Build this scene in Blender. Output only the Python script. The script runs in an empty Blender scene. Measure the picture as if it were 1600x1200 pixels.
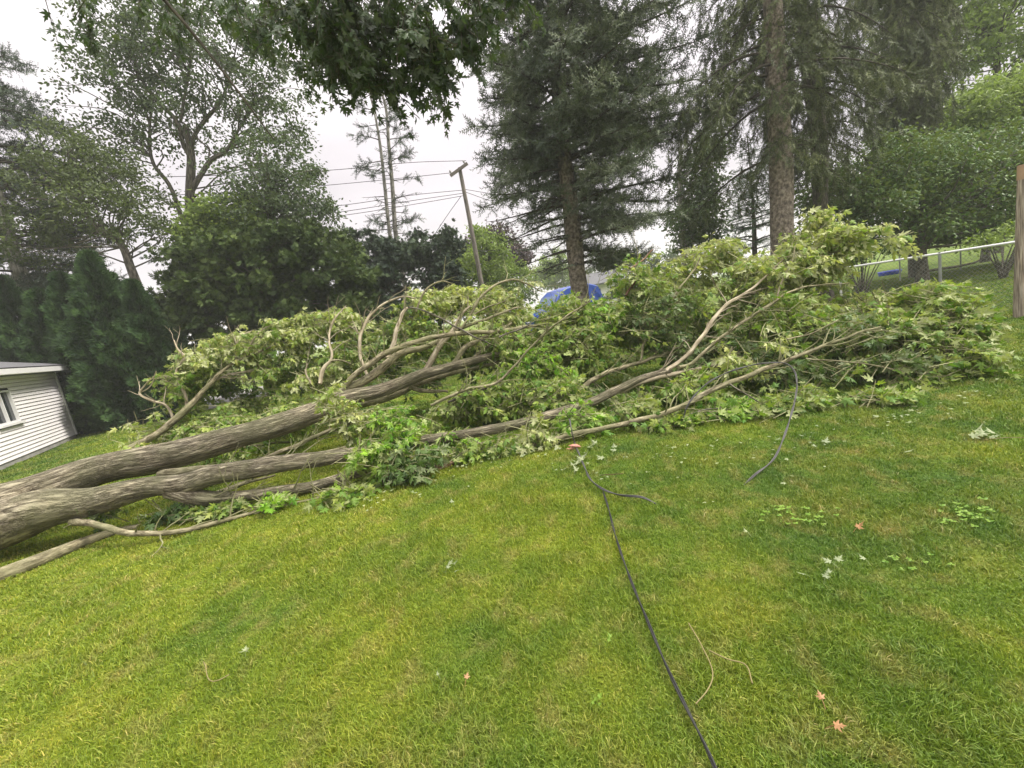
import bpy, math, random
import numpy as np
from math import sin, cos, pi, radians, atan, sqrt
rng = np.random.default_rng(7)
random.seed(7)
sc = bpy.context.scene
COL = sc.collection

# ---------------------------------------------------------------- camera
F = 686.0; CAMZ = 1.6
TH = atan(113 / 686); PH = atan(751 / 4094)
_r0 = np.array([1., 0, 0]); _f = np.array([0, cos(TH), -sin(TH)]); _u0 = np.array([0, sin(TH), cos(TH)])
_r = cos(PH) * _r0 - sin(PH) * _u0; _u = sin(PH) * _r0 + cos(PH) * _u0
import mathutils
cam_d = bpy.data.cameras.new("camera"); cam = bpy.data.objects.new("camera", cam_d); COL.objects.link(cam)
M = mathutils.Matrix.Identity(4)
for i in range(3):
    M[i][0] = _r[i]; M[i][1] = _u[i]; M[i][2] = -_f[i]
M[2][3] = CAMZ
cam.matrix_world = M
cam_d.sensor_width = 36; cam_d.lens = F / 1600 * 36; cam_d.clip_start = 0.05; cam_d.clip_end = 900
sc.camera = cam

# ---------------------------------------------------------------- sky, sun, exposure
SUN_EL, SUN_AZ = radians(50), radians(98)      # azimuth from +Y, clockwise
w = bpy.data.worlds.new("World"); sc.world = w; w.use_nodes = True
nt = w.node_tree; nt.nodes.clear()
def N(t, kind, **kw):
    n = t.nodes.new(kind)
    for k, v in kw.items():
        setattr(n, k, v)
    return n
out = N(nt, 'ShaderNodeOutputWorld'); bg = N(nt, 'ShaderNodeBackground'); bg.inputs[1].default_value = 1.0
sky = N(nt, 'ShaderNodeTexSky', sky_type='NISHITA', sun_disc=False, sun_elevation=SUN_EL, sun_rotation=SUN_AZ)
sky_s = N(nt, 'ShaderNodeVectorMath', operation='SCALE'); sky_s.inputs[3].default_value = 0.1
nt.links.new(sky.outputs[0], sky_s.inputs[0])
tc = N(nt, 'ShaderNodeTexCoord'); sep = N(nt, 'ShaderNodeSeparateXYZ'); nt.links.new(tc.outputs['Generated'], sep.inputs[0])
ramp = N(nt, 'ShaderNodeValToRGB'); nt.links.new(sep.outputs[2], ramp.inputs[0])
cr = ramp.color_ramp
cr.elements[0].position = 0.0; cr.elements[0].color = (.545, .51, .525, 1)
cr.elements[1].position = 1.0; cr.elements[1].color = (2.9, 2.86, 2.78, 1)
e = cr.elements.new(.30); e.color = (.575, .54, .555, 1)
e = cr.elements.new(.62); e.color = (.92, .89, .89, 1)
nz = N(nt, 'ShaderNodeTexNoise'); nz.inputs['Scale'].default_value = 2.2; nz.inputs['Detail'].default_value = 5
mp = N(nt, 'ShaderNodeMapping'); mp.inputs['Scale'].default_value = (1, 1, 2.6)
nt.links.new(tc.outputs['Generated'], mp.inputs[0]); nt.links.new(mp.outputs[0], nz.inputs[0])
cr2 = N(nt, 'ShaderNodeValToRGB'); nt.links.new(nz.outputs[0], cr2.inputs[0])
cr2.color_ramp.elements[0].position = .33; cr2.color_ramp.elements[0].color = (.86, .845, .86, 1)
cr2.color_ramp.elements[1].position = .66; cr2.color_ramp.elements[1].color = (1.09, 1.06, 1.07, 1)
mu = N(nt, 'ShaderNodeMix', data_type='RGBA', blend_type='MULTIPLY'); mu.inputs[0].default_value = 1
nt.links.new(ramp.outputs[0], mu.inputs[6]); nt.links.new(cr2.outputs[0], mu.inputs[7])
mx = N(nt, 'ShaderNodeMix', data_type='RGBA'); mx.inputs[0].default_value = 0.93
nt.links.new(sky_s.outputs[0], mx.inputs[6]); nt.links.new(mu.outputs[2], mx.inputs[7])
nt.links.new(mx.outputs[2], bg.inputs[0]); nt.links.new(bg.outputs[0], out.inputs[0])

sd = bpy.data.lights.new("sun", 'SUN'); sd.energy = 2.9; sd.angle = radians(14); sd.color = (1, .95, .86)
so = bpy.data.objects.new("sun", sd); COL.objects.link(so); so.location = (0, 0, 30)
d = mathutils.Vector((sin(SUN_AZ) * cos(SUN_EL), cos(SUN_AZ) * cos(SUN_EL), sin(SUN_EL)))
so.rotation_euler = d.to_track_quat('Z', 'Y').to_euler()

sc.view_settings.view_transform = 'Standard'; sc.view_settings.look = 'None'
sc.view_settings.exposure = 0.78; sc.view_settings.gamma = 1
sc.render.engine = 'CYCLES'
cy = sc.cycles
cy.max_bounces = 6; cy.diffuse_bounces = 3; cy.glossy_bounces = 2; cy.transmission_bounces = 4; cy.transparent_max_bounces = 6
cy.caustics_reflective = False; cy.caustics_refractive = False; cy.use_denoising = True
cy.volume_bounces = 1
cy.sample_clamp_indirect = 6

# ---------------------------------------------------------------- pixel of the survey -> place
def P(px, py, Y):
    d_ = _f + (px - 800) / F * _r + (600 - py) / F * _u
    p = d_ * (Y / d_[1]); p[2] += CAMZ
    return p
def DEP(px, py, Y):
    d_ = _f + (px - 800) / F * _r + (600 - py) / F * _u
    return Y / d_[1]
def G(px, py, z=0.0):
    d_ = _f + (px - 800) / F * _r + (600 - py) / F * _u
    p = d_ * ((z - CAMZ) / d_[2]); p[2] += CAMZ
    return p

# ---------------------------------------------------------------- mesh helpers
class MB:
    def __init__(s): s.V = []; s.Fs = {}; s.n = 0; s.UV = {}
    def add(s, V, faces, uv=None):
        """faces: (k,m) int array, one face size"""
        V = np.asarray(V, float).reshape(-1, 3); faces = np.asarray(faces, int)
        m = faces.shape[1]
        s.V.append(V); s.Fs.setdefault(m, []).append(faces + s.n)
        s.UV.setdefault(m, []).append(np.zeros((faces.size, 2)) if uv is None else np.asarray(uv, float).reshape(-1, 2))
        s.n += len(V); return s
    def build(s, name, mat, parent=None, smooth=False, origin=None):
        me = bpy.data.meshes.new(name)
        V = np.concatenate(s.V) if s.V else np.zeros((0, 3))
        if parent is not None:
            V = V - np.array(world_loc(parent))
        elif origin is not None:
            V = V - np.array(origin)
        me.vertices.add(len(V)); me.vertices.foreach_set('co', V.astype(np.float32).ravel())
        sizes = sorted(s.Fs); L = []; tot = []; uvs = []
        for m in sizes:
            f = np.concatenate(s.Fs[m]); L.append(f.ravel()); tot.append(np.full(len(f), m)); uvs.append(np.concatenate(s.UV[m]))
        L = np.concatenate(L); tot = np.concatenate(tot); st = np.concatenate([[0], np.cumsum(tot)[:-1]])
        me.loops.add(len(L)); me.loops.foreach_set('vertex_index', L.astype(np.int32))
        me.polygons.add(len(tot)); me.polygons.foreach_set('loop_start', st.astype(np.int32))
        try: me.polygons.foreach_set('loop_total', tot.astype(np.int32))
        except Exception: pass
        uvs = np.concatenate(uvs)
        if np.any(uvs):
            ul = me.uv_layers.new(name='UVMap'); ul.data.foreach_set('uv', uvs.astype(np.float32).ravel())
        me.polygons.foreach_set('use_smooth', np.full(len(tot), smooth))
        me.update(calc_edges=True)
        me.materials.append(mat)
        o = bpy.data.objects.new(name, me); COL.objects.link(o)
        if parent is not None: o.parent = parent
        elif origin is not None: o.location = origin
        return o
def world_loc(o):
    l = mathutils.Vector((0, 0, 0)); 
    while o is not None:
        l = l + o.location; o = o.parent
    return l
def tag(o, label=None, cat=None, group=None, kind=None):
    if label: o['label'] = label
    if cat: o['category'] = cat
    if group: o['group'] = group
    if kind: o['kind'] = kind
    return o
def empty(name, loc, label=None, cat=None, group=None):
    o = bpy.data.objects.new(name, None); COL.objects.link(o); o.location = [float(v) for v in loc]
    o.empty_display_size = .2
    return tag(o, label, cat, group)
def copy_tree(o, parent=None):
    c = o.copy(); COL.objects.link(c); c.parent = parent
    for ch in o.children:
        if ch.name in bpy.data.objects: copy_tree(ch, c)
    return c
def norm(a): return a / np.maximum(np.linalg.norm(a, axis=-1, keepdims=True), 1e-9)
def spline(pts, n_per=6):
    p = np.asarray(pts, float)
    if len(p) < 3:
        t = np.linspace(0, 1, n_per + 1)[:, None]; return p[0] * (1 - t) + p[-1] * t
    h = np.maximum(np.linalg.norm(np.diff(p[:, :3], axis=0), axis=1), 1e-6); sl = np.diff(p, axis=0) / h[:, None]
    m_ = np.zeros_like(p); m_[0] = sl[0]; m_[-1] = sl[-1]
    m_[1:-1] = (sl[:-1] * h[1:, None] + sl[1:] * h[:-1, None]) / (h[1:] + h[:-1])[:, None]
    o_ = []
    t = np.linspace(0, 1, n_per, endpoint=False)[:, None]
    for i in range(len(p) - 1):
        hh = h[i]
        o_.append((2 * t**3 - 3 * t**2 + 1) * p[i] + (t**3 - 2 * t**2 + t) * hh * m_[i] + (3 * t**2 - 2 * t**3) * p[i + 1] + (t**3 - t**2) * hh * m_[i + 1])
    o_.append(p[-1:]); return np.vstack(o_)
def tube(mb, pts, rad, sides=8, rough=0.0, cap=True, seed=0):
    p = np.asarray(pts, float); n = len(p); rad = np.broadcast_to(np.asarray(rad, float), (n,))
    t = norm(np.gradient(p, axis=0))
    ref = np.array([0, 0, 1.]) if abs(t[0][2]) < .9 else np.array([1., 0, 0])
    u = np.zeros_like(p); a = norm(np.cross(t[0], ref)); u[0] = a
    for i in range(1, n):
        a = a - t[i] * np.dot(a, t[i]); a = a / max(np.linalg.norm(a), 1e-9); u[i] = a
    v = np.cross(t, u)
    ang = np.arange(sides) * 2 * pi / sides
    ln = np.concatenate([[0], np.cumsum(np.linalg.norm(np.diff(p, axis=0), axis=1))])
    rr = rad[:, None] * np.ones((1, sides))
    if rough:
        A, Ls = np.meshgrid(ang, ln)
        k = seed * 1.7
        f = .35 * np.sin(2 * A + Ls * 2.1 + k) + .3 * np.sin(3 * A - Ls * 1.3 + k * 2) + .22 * np.sin(7 * A + Ls * 3.1 + 2 * np.sin(Ls * 1.9 + k)) + .22 * np.sin(11 * A - Ls * 2.3 + 2.5 * np.sin(Ls * 3.3 + k))
        f += .4 * np.sin(Ls * 5.1 + k) * np.sin(A + k)
        rr = rr * (1 + rough * f)
    V = p[:, None] + rr[..., None] * (np.cos(ang)[None, :, None] * u[:, None] + np.sin(ang)[None, :, None] * v[:, None])
    i, j = np.meshgrid(np.arange(n - 1), np.arange(sides), indexing='ij'); i = i.ravel(); j = j.ravel(); j2 = (j + 1) % sides
    fc = np.stack([i * sides + j, i * sides + j2, (i + 1) * sides + j2, (i + 1) * sides + j], 1)
    c = 2 * pi * float(np.mean(rad)) / sides
    uv = np.stack([np.stack([j * c, ln[i]], 1), np.stack([(j + 1) * c, ln[i]], 1), np.stack([(j + 1) * c, ln[i + 1]], 1), np.stack([j * c, ln[i + 1]], 1)], 1)
    uv = uv + .001 + seed * .37
    mb.add(V.reshape(-1, 3), fc, uv)
    if cap:
        for k_ in (0, n - 1):
            ctr = p[k_]; ring = V[k_]
            VV = np.vstack([ring, ctr[None]]); a_ = np.arange(sides)
            ff = np.stack([a_, (a_ + 1) % sides, np.full(sides, sides)], 1)
            if k_ == 0: ff = ff[:, ::-1]
            mb.add(VV, ff, np.tile([[.01, .01]], (ff.size, 1)))
def box(mb, c, s, R=None):
    x, y, z = np.array(s) / 2.
    V = np.array([[-x, -y, -z], [x, -y, -z], [x, y, -z], [-x, y, -z], [-x, -y, z], [x, -y, z], [x, y, z], [-x, y, z]])
    if R is not None: V = V @ np.asarray(R).T
    mb.add(V + np.asarray(c), [[0, 3, 2, 1], [4, 5, 6, 7], [0, 1, 5, 4], [1, 2, 6, 5], [2, 3, 7, 6], [3, 0, 4, 7]])
def frames(dir_, nrm):
    y = norm(dir_); x = norm(np.cross(y, nrm)); z = np.cross(x, y)
    return np.stack([x, y, z], -1)
def stamp(mb, tv, tf, pos, R, size, curl=None):
    tv = np.asarray(tv, float); tf = np.asarray(tf, int)
    n, m = len(pos), len(tv)
    T = np.broadcast_to(tv, (n, m, 3)).copy()
    if curl is not None:
        T[..., 2] += curl[:, None] * (tv[None, :, 1] ** 2) + np.abs(curl[:, None]) * -.7 * np.abs(tv[None, :, 0])
    size = np.asarray(size)
    if size.ndim == 1: size = size[:, None, None]
    else: size = size[:, None, :]
    V = np.einsum('nij,nmj->nmi', R, T * size) + pos[:, None]
    fc = (tf[None] + (np.arange(n) * m)[:, None, None]).reshape(-1, tf.shape[1])
    mb.add(V.reshape(-1, 3), fc)
def rvec(n, up=0.0):
    v = rng.normal(size=(n, 3)); v = norm(v); v[:, 2] += up; return norm(v)
def nfun(p, sc_=1.0, k=0.0):
    x, y, z = p[:, 0] * sc_, p[:, 1] * sc_, p[:, 2] * sc_
    return (np.sin(1.7 * x + .9 * y + 2.1 * z + k) + np.sin(2.3 * y - 1.1 * z + 1.3 * x + k * 2.1 + 1) + np.sin(2.9 * z + 1.9 * x - 1.6 * y + k * .7 + 2)
            + .7 * np.sin(4.1 * x + 3.3 * z + k * 3) + .7 * np.sin(4.7 * y + 3.9 * z - 2.2 * x + k)) / 2.6

# leaf outlines: lobed maple leaf, plain leaf, conifer spray, scale-leaf fan
_h = [(.02, .02), (.16, -.10), (.44, -.02), (.24, .15), (.40, .24), (.64, .56), (.40, .46), (.14, .42), (.30, .74), (.13, .70), (0, 1.12)]
_o = [(0, .0)] + _h + [(-x, y) for x, y in _h[:-1][::-1]]
MAPLE_V = np.array([(x, y, -.10 * abs(x)) for x, y in _o] + [(0, .33, .04)])
_m = len(_o); MAPLE_F = np.array([(i, (i + 1) % _m, _m) for i in range(_m)])
_h = [(.32, -.06), (.22, .14), (.60, .54), (.14, .42), (.24, .72), (0, 1.12)]
_o = [(0, 0)] + _h + [(-x, y) for x, y in _h[:-1][::-1]]
MAPLE2_V = np.array([(x, y, -.12 * abs(x)) for x, y in _o] + [(0, .33, .04)])
_m = len(_o); MAPLE2_F = np.array([(i, (i + 1) % _m, _m) for i in range(_m)])
LEAF_V = np.array([(0, 0, 0), (.26, .35, -.06), (.2, .7, -.05), (0, 1, 0), (-.2, .7, -.05), (-.26, .35, -.06), (0, .5, .05)])
LEAF_F = np.array([(0, 1, 6), (1, 2, 6), (2, 3, 6), (3, 4, 6), (4, 5, 6), (5, 0, 6)])
def _spray():
    V = [(-.03, 0, 0), (.03, 0, 0), (0, 1, 0)]; Fc = [(0, 1, 2)]
    for k in range(6):
        y = .04 + .15 * k; L = .24 * (1 - .45 * k / 5)
        for sgn in (-1, 1):
            z = .07 * (1 if k % 2 else -1)
            b = len(V); V += [(0, y, 0), (0, y + .09, 0), (sgn * L, y + .20, z)]; Fc.append((b, b + 1, b + 2) if sgn > 0 else (b + 1, b, b + 2))
    return np.array(V, float), np.array(Fc)
SPRAY_V, SPRAY_F = _spray()
def _fan():
    V = [(0, 0, 0)]; Fc = []
    for k, a in enumerate((-50, -24, 0, 26, 52)):
        L = (.75, .95, 1.0, .92, .7)[k]; a0 = radians(a)
        b = len(V); wd = .13
        V += [(L * .55 * sin(a0) - wd * cos(a0), L * .55 * cos(a0) + wd * sin(a0), .05 * (-1) ** k), (L * sin(a0), L * cos(a0), .0), (L * .55 * sin(a0) + wd * cos(a0), L * .55 * cos(a0) - wd * sin(a0), .05 * (-1) ** k)]
        Fc += [(0, b + 1, b), (0, b + 2, b + 1)]
    return np.array(V, float), np.array(Fc)
FAN_V, FAN_F = _fan()

# ---------------------------------------------------------------- materials
def mat(name):
    m = bpy.data.materials.new(name); m.use_nodes = True; t = m.node_tree; t.nodes.clear()
    return m, t, N(t, 'ShaderNodeOutputMaterial')
def lk(t, a, b): t.links.new(a, b)
def rampn(t, src, stops):
    r = N(t, 'ShaderNodeValToRGB'); el = r.color_ramp.elements
    el[0].position = stops[0][0]; el[0].color = (*stops[0][1], 1)
    el[1].position = stops[-1][0]; el[1].color = (*stops[-1][1], 1)
    for p_, c_ in stops[1:-1]:
        e_ = el.new(p_); e_.color = (*c_, 1)
    lk(t, src, r.inputs[0]); return r.outputs[0]
def noise(t, scale, detail=4, coord='Object', mapping=None, rough=.55):
    c = N(t, 'ShaderNodeTexCoord'); n_ = N(t, 'ShaderNodeTexNoise'); n_.inputs['Scale'].default_value = scale; n_.inputs['Detail'].default_value = detail
    n_.inputs['Roughness'].default_value = rough
    if coord == 'World':
        g = N(t, 'ShaderNodeNewGeometry'); src = g.outputs['Position']
    else: src = c.outputs[coord]
    if mapping:
        mp_ = N(t, 'ShaderNodeMapping'); mp_.inputs['Scale'].default_value = mapping; lk(t, src, mp_.inputs[0]); src = mp_.outputs[0]
    lk(t, src, n_.inputs[0]); return n_.outputs[0]
def mixc(t, fac, a, b, mode='MIX'):
    m_ = N(t, 'ShaderNodeMix', data_type='RGBA', blend_type=mode)
    for i_, v in ((0, fac), (6, a), (7, b)):
        if isinstance(v, (int, float)): m_.inputs[i_].default_value = v
        elif isinstance(v, tuple): m_.inputs[i_].default_value = (*v, 1)
        else: lk(t, v, m_.inputs[i_])
    return m_.outputs[2]
def prin(t, col, rough=.7, spec=.3, metal=0, bump=None, bstr=.3, bdist=.02):
    b = N(t, 'ShaderNodeBsdfPrincipled')
    if isinstance(col, tuple): b.inputs['Base Color'].default_value = (*col, 1)
    else: lk(t, col, b.inputs['Base Color'])
    b.inputs['Roughness'].default_value = rough; b.inputs['Specular IOR Level'].default_value = spec; b.inputs['Metallic'].default_value = metal
    if bump is not None:
        bp = N(t, 'ShaderNodeBump'); bp.inputs['Strength'].default_value = bstr; bp.inputs['Distance'].default_value = bdist
        lk(t, bump, bp.inputs['Height']); lk(t, bp.outputs[0], b.inputs['Normal'])
    return b.outputs[0]
def simple(name, col, rough=.6, spec=.3, metal=0, var=.12, scale=6):
    m, t, o = mat(name)
    n_ = noise(t, scale, 4); a = tuple(c * (1 - var) for c in col); b = tuple(min(1, c * (1 + var)) for c in col)
    lk(t, prin(t, rampn(t, n_, [(.3, a), (.7, b)]), rough, spec, metal, n_, .15, .01), o.inputs[0]); return m
def leafmat(name, cols, under=None, trans=.3, rough=.5, spec=.35, nscale=.9, namp=.25):
    m, t, o = mat(name)
    g = N(t, 'ShaderNodeNewGeometry')
    c = rampn(t, g.outputs['Random Per Island'], [(i / (len(cols) - 1), cc) for i, cc in enumerate(cols)])
    n_ = noise(t, nscale, 3, 'World')
    lo = (1 - namp, 1 - namp * .8, 1 - namp * .9); hi = (1 + namp * 1.1, 1 + namp, 1 + namp * .4)
    c = mixc(t, 1.0, c, rampn(t, n_, [(.33, lo), (.67, hi)]), 'MULTIPLY')
    if under: c = mixc(t, g.outputs['Backfacing'], c, under)
    p_ = prin(t, c, rough, spec)
    if trans:
        tr = N(t, 'ShaderNodeBsdfTranslucent')
        c2 = mixc(t, 1.0, c, (1.25, 1.35, .55), 'MULTIPLY'); lk(t, c2, tr.inputs[0])
        ms = N(t, 'ShaderNodeMixShader'); ms.inputs[0].default_value = trans
        lk(t, p_, ms.inputs[1]); lk(t, tr.outputs[0], ms.inputs[2]); p_ = ms.outputs[0]
    lk(t, p_, o.inputs[0]); return m
def barkmat(name, dark, mid, light, su=30, sv=4, bstr=.8, bdist=.02, green=None, ridged=False):
    m, t, o = mat(name)
    a = noise(t, 1.0, 6, 'UV', (su, sv, 1), .6); b = noise(t, 1.0, 3, 'UV', (su * .25, sv * .5, 1))
    c = rampn(t, a, [(.38, dark), (.5, mid), (.63, light)])
    if ridged:
        a2 = noise(t, 1.0, 5, 'UV', (su * .55, sv * .55, 1), .68)
        cr_ = rampn(t, a2, [(.40, (1.15, 1.13, 1.1)), (.47, (.85, .83, .80)), (.50, (.55, .51, .46)), (.53, (.88, .86, .83)), (.60, (1.18, 1.17, 1.15))])
        c = mixc(t, 1.0, c, cr_, 'MULTIPLY')
        sm = N(t, 'ShaderNodeMath', operation='ADD'); rg = N(t, 'ShaderNodeRGBToBW'); lk(t, cr_, rg.inputs[0]); lk(t, rg.outputs[0], sm.inputs[0]); lk(t, a, sm.inputs[1]); a = sm.outputs[0]
    c = mixc(t, 1.0, c, rampn(t, b, [(.3, (.75, .75, .75)), (.7, (1.2, 1.18, 1.12))]), 'MULTIPLY')
    if green:
        g = N(t, 'ShaderNodeNewGeometry'); sp_ = N(t, 'ShaderNodeSeparateXYZ'); 
        n_ = noise(t, 2.3, 4, 'World'); f_ = rampn(t, n_, [(.42, (0, 0, 0)), (.62, (.65, .65, .65))])
        c = mixc(t, f_, c, green)
    lk(t, prin(t, c, .85, .2, 0, a, bstr, bdist), o.inputs[0]); return m

m_bark = barkmat('maple_bark', (.17, .148, .105), (.32, .285, .21), (.46, .42, .315), 40, 5.0, 1.0, .03, (.17, .17, .09), True)
m_limb = barkmat('maple_limb_bark', (.13, .115, .075), (.25, .225, .15), (.38, .35, .24), 26, 7, .6, .01, (.19, .19, .095), True)
m_twig = barkmat('twig_bark', (.13, .12, .06), (.23, .23, .12), (.34, .34, .2), 20, 6, .2, .002)
m_pale = barkmat('pale_stripped_wood', (.18, .15, .10), (.31, .27, .19), (.45, .40, .30), 40, 4, .4, .005)
m_rot = barkmat('reddish_dead_bark', (.06, .035, .025), (.16, .09, .06), (.3, .2, .13), 34, 5, .9, .01)
m_sprucebark = barkmat('spruce_bark', (.09, .075, .062), (.18, .15, .125), (.30, .26, .22), 14, 9, .9, .03)
m_darkbark = barkmat('dark_bark', (.05, .045, .035), (.11, .10, .08), (.2, .18, .15), 22, 4, .8, .02)
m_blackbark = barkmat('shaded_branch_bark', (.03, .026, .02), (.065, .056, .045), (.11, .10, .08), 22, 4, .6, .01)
m_greybark = barkmat('grey_bark', (.12, .115, .1), (.22, .21, .185), (.33, .32, .29), 22, 4, .6, .02)
m_post = barkmat('weathered_post_wood', (.14, .115, .09), (.27, .225, .18), (.40, .35, .29), 60, 3, .6, .006)
m_newwood = simple('fresh_orange_wood', (.34, .225, .14), .7)
m_pole = barkmat('pole_wood', (.10, .09, .078), (.17, .15, .13), (.25, .225, .2), 40, 3, .4, .01)

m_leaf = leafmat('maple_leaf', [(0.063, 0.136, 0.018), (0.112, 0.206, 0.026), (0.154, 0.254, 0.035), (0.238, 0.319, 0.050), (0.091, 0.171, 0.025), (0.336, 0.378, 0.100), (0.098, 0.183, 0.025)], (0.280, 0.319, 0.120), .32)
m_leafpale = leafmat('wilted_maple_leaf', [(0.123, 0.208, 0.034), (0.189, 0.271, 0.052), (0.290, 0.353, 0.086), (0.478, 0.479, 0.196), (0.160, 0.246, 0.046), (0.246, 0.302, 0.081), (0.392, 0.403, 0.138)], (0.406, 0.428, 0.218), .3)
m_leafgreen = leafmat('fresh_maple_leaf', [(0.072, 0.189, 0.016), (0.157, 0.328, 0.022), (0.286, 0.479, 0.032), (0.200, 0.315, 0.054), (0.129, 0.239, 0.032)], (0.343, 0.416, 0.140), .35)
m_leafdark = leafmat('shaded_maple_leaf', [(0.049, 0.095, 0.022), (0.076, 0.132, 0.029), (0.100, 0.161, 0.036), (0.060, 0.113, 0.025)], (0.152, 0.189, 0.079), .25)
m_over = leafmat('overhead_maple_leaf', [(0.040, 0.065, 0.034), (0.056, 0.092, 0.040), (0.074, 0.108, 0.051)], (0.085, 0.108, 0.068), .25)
m_broad = leafmat('broadleaf', [(0.041, 0.071, 0.025), (0.061, 0.101, 0.034), (0.082, 0.126, 0.043), (0.049, 0.084, 0.034)], (0.090, 0.118, 0.068), .28, nscale=.5)
m_broad2 = leafmat('olive_broadleaf', [(0.050, 0.077, 0.021), (0.079, 0.112, 0.030), (0.115, 0.150, 0.043), (0.058, 0.087, 0.025)], (0.101, 0.126, 0.068), .3, nscale=.5)
m_yel = leafmat('yellow_green_leaf', [(.11, .17, .03), (.18, .25, .045), (.25, .32, .07)], (.2, .26, .1), .35, nscale=.7)
m_deep = leafmat('deep_green_leaf', [(0.046, 0.092, 0.022), (0.078, 0.139, 0.030), (0.124, 0.200, 0.043), (0.061, 0.115, 0.024)], (0.124, 0.163, 0.050), .25, nscale=.6)
m_purple = leafmat('purple_leaf', [(.04, .028, .035), (.07, .045, .055), (.10, .065, .07)], (.08, .06, .07), .2)
m_blue = leafmat('blue_spruce_needles', [(0.076, 0.097, 0.072), (0.112, 0.136, 0.102), (0.154, 0.174, 0.128), (0.071, 0.097, 0.055)], None, 0, .6, .2, .8, .3)
m_norway = leafmat('norway_spruce_needles', [(0.062, 0.078, 0.034), (0.095, 0.115, 0.052), (0.134, 0.155, 0.069), (0.056, 0.075, 0.040)], None, 0, .6, .2, .8, .3)
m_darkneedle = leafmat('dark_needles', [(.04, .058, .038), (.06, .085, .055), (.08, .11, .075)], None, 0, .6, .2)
m_fir = leafmat('soft_fir_needles', [(.06, .115, .06), (.09, .16, .085), (.12, .20, .11)], None, 0, .6, .2)
m_arbor = leafmat('arborvitae_scales', [(0.020, 0.048, 0.019), (0.034, 0.070, 0.024), (0.056, 0.105, 0.034), (0.029, 0.057, 0.021)], None, .08, .6, .2, 1.1, .35)
m_cedar = leafmat('cedar_scales', [(0.034, 0.057, 0.021), (0.058, 0.089, 0.028), (0.098, 0.136, 0.042), (0.039, 0.068, 0.021)], None, .1, .6, .2, .7, .4)
m_cedardark = leafmat('juniper_scales', [(.025, .042, .03), (.045, .068, .045), (.07, .10, .06)], None, .08, .6, .2, .8, .35)

def lawn_colour(t):
    g = N(t, 'ShaderNodeNewGeometry'); sp_ = N(t, 'ShaderNodeSeparateXYZ'); lk(t, g.outputs['Position'], sp_.inputs[0])
    n1 = noise(t, .55, 3, 'World', (1, 1, 0)); n2 = noise(t, 1.7, 4, 'World', (1, 1, 0), .65); n3 = noise(t, 4.5, 3, 'World', (1.3, 1, 0))
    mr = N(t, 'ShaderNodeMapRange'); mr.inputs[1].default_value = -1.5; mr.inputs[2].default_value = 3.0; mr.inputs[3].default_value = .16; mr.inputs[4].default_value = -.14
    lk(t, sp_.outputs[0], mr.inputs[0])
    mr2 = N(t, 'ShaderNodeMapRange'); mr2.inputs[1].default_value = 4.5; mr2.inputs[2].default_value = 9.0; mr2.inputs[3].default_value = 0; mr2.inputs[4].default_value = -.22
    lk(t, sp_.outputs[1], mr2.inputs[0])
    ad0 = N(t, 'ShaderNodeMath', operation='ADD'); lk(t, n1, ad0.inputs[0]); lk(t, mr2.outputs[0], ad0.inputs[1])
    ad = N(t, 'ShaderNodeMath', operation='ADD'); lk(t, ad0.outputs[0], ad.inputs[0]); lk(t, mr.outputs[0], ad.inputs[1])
    c = rampn(t, ad.outputs[0], [(.36, (.080, .160, .026)), (.50, (.145, .235, .024)), (.62, (.250, .315, .026))])
    c2 = rampn(t, n2, [(.34, (.075, .14, .028)), (.5, (.15, .215, .030)), (.66, (.30, .31, .055))])
    c = mixc(t, .45, c, c2)
    st = rampn(t, n3, [(.50, (0, 0, 0)), (.72, (.48, .48, .48))])
    return mixc(t, st, c, (.36, .30, .12))
def grassmat(name, blade=True):
    m, t, o = mat(name)
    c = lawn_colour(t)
    if blade:
        g = N(t, 'ShaderNodeNewGeometry')
        v = rampn(t, g.outputs['Random Per Island'], [(0, (.55, .62, .5)), (.35, (.9, .95, .8)), (.8, (1.25, 1.2, 1.1)), (.93, (1.6, 1.35, 1.5)), (1, (2.1, 1.55, 3.0))])
        c = mixc(t, 1.0, c, v, 'MULTIPLY')
        p_ = prin(t, c, .5, .3); tr = N(t, 'ShaderNodeBsdfTranslucent'); lk(t, mixc(t, 1.0, c, (1.2, 1.2, .6), 'MULTIPLY'), tr.inputs[0])
        ms = N(t, 'ShaderNodeMixShader'); ms.inputs[0].default_value = .3; lk(t, p_, ms.inputs[1]); lk(t, tr.outputs[0], ms.inputs[2])
        lk(t, ms.outputs[0], o.inputs[0])
    else:
        a = noise(t, 60, 5, 'World', (1, 1, 0), .7); b = noise(t, 14, 4, 'World', (1, 1, 0), .6)
        c = mixc(t, 1.0, c, rampn(t, a, [(.3, (.5, .5, .5)), (.5, (.85, .85, .8)), (.7, (1.2, 1.15, 1.0))]), 'MULTIPLY')
        c = mixc(t, 1.0, c, rampn(t, b, [(.3, (.75, .75, .75)), (.7, (1.15, 1.15, 1.1))]), 'MULTIPLY')
        lk(t, prin(t, c, .9, .1, 0, a, 1.0, .03), o.inputs[0])
    return m
m_ground = grassmat('lawn_ground', False); m_grass = grassmat('grass_blades')

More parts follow.
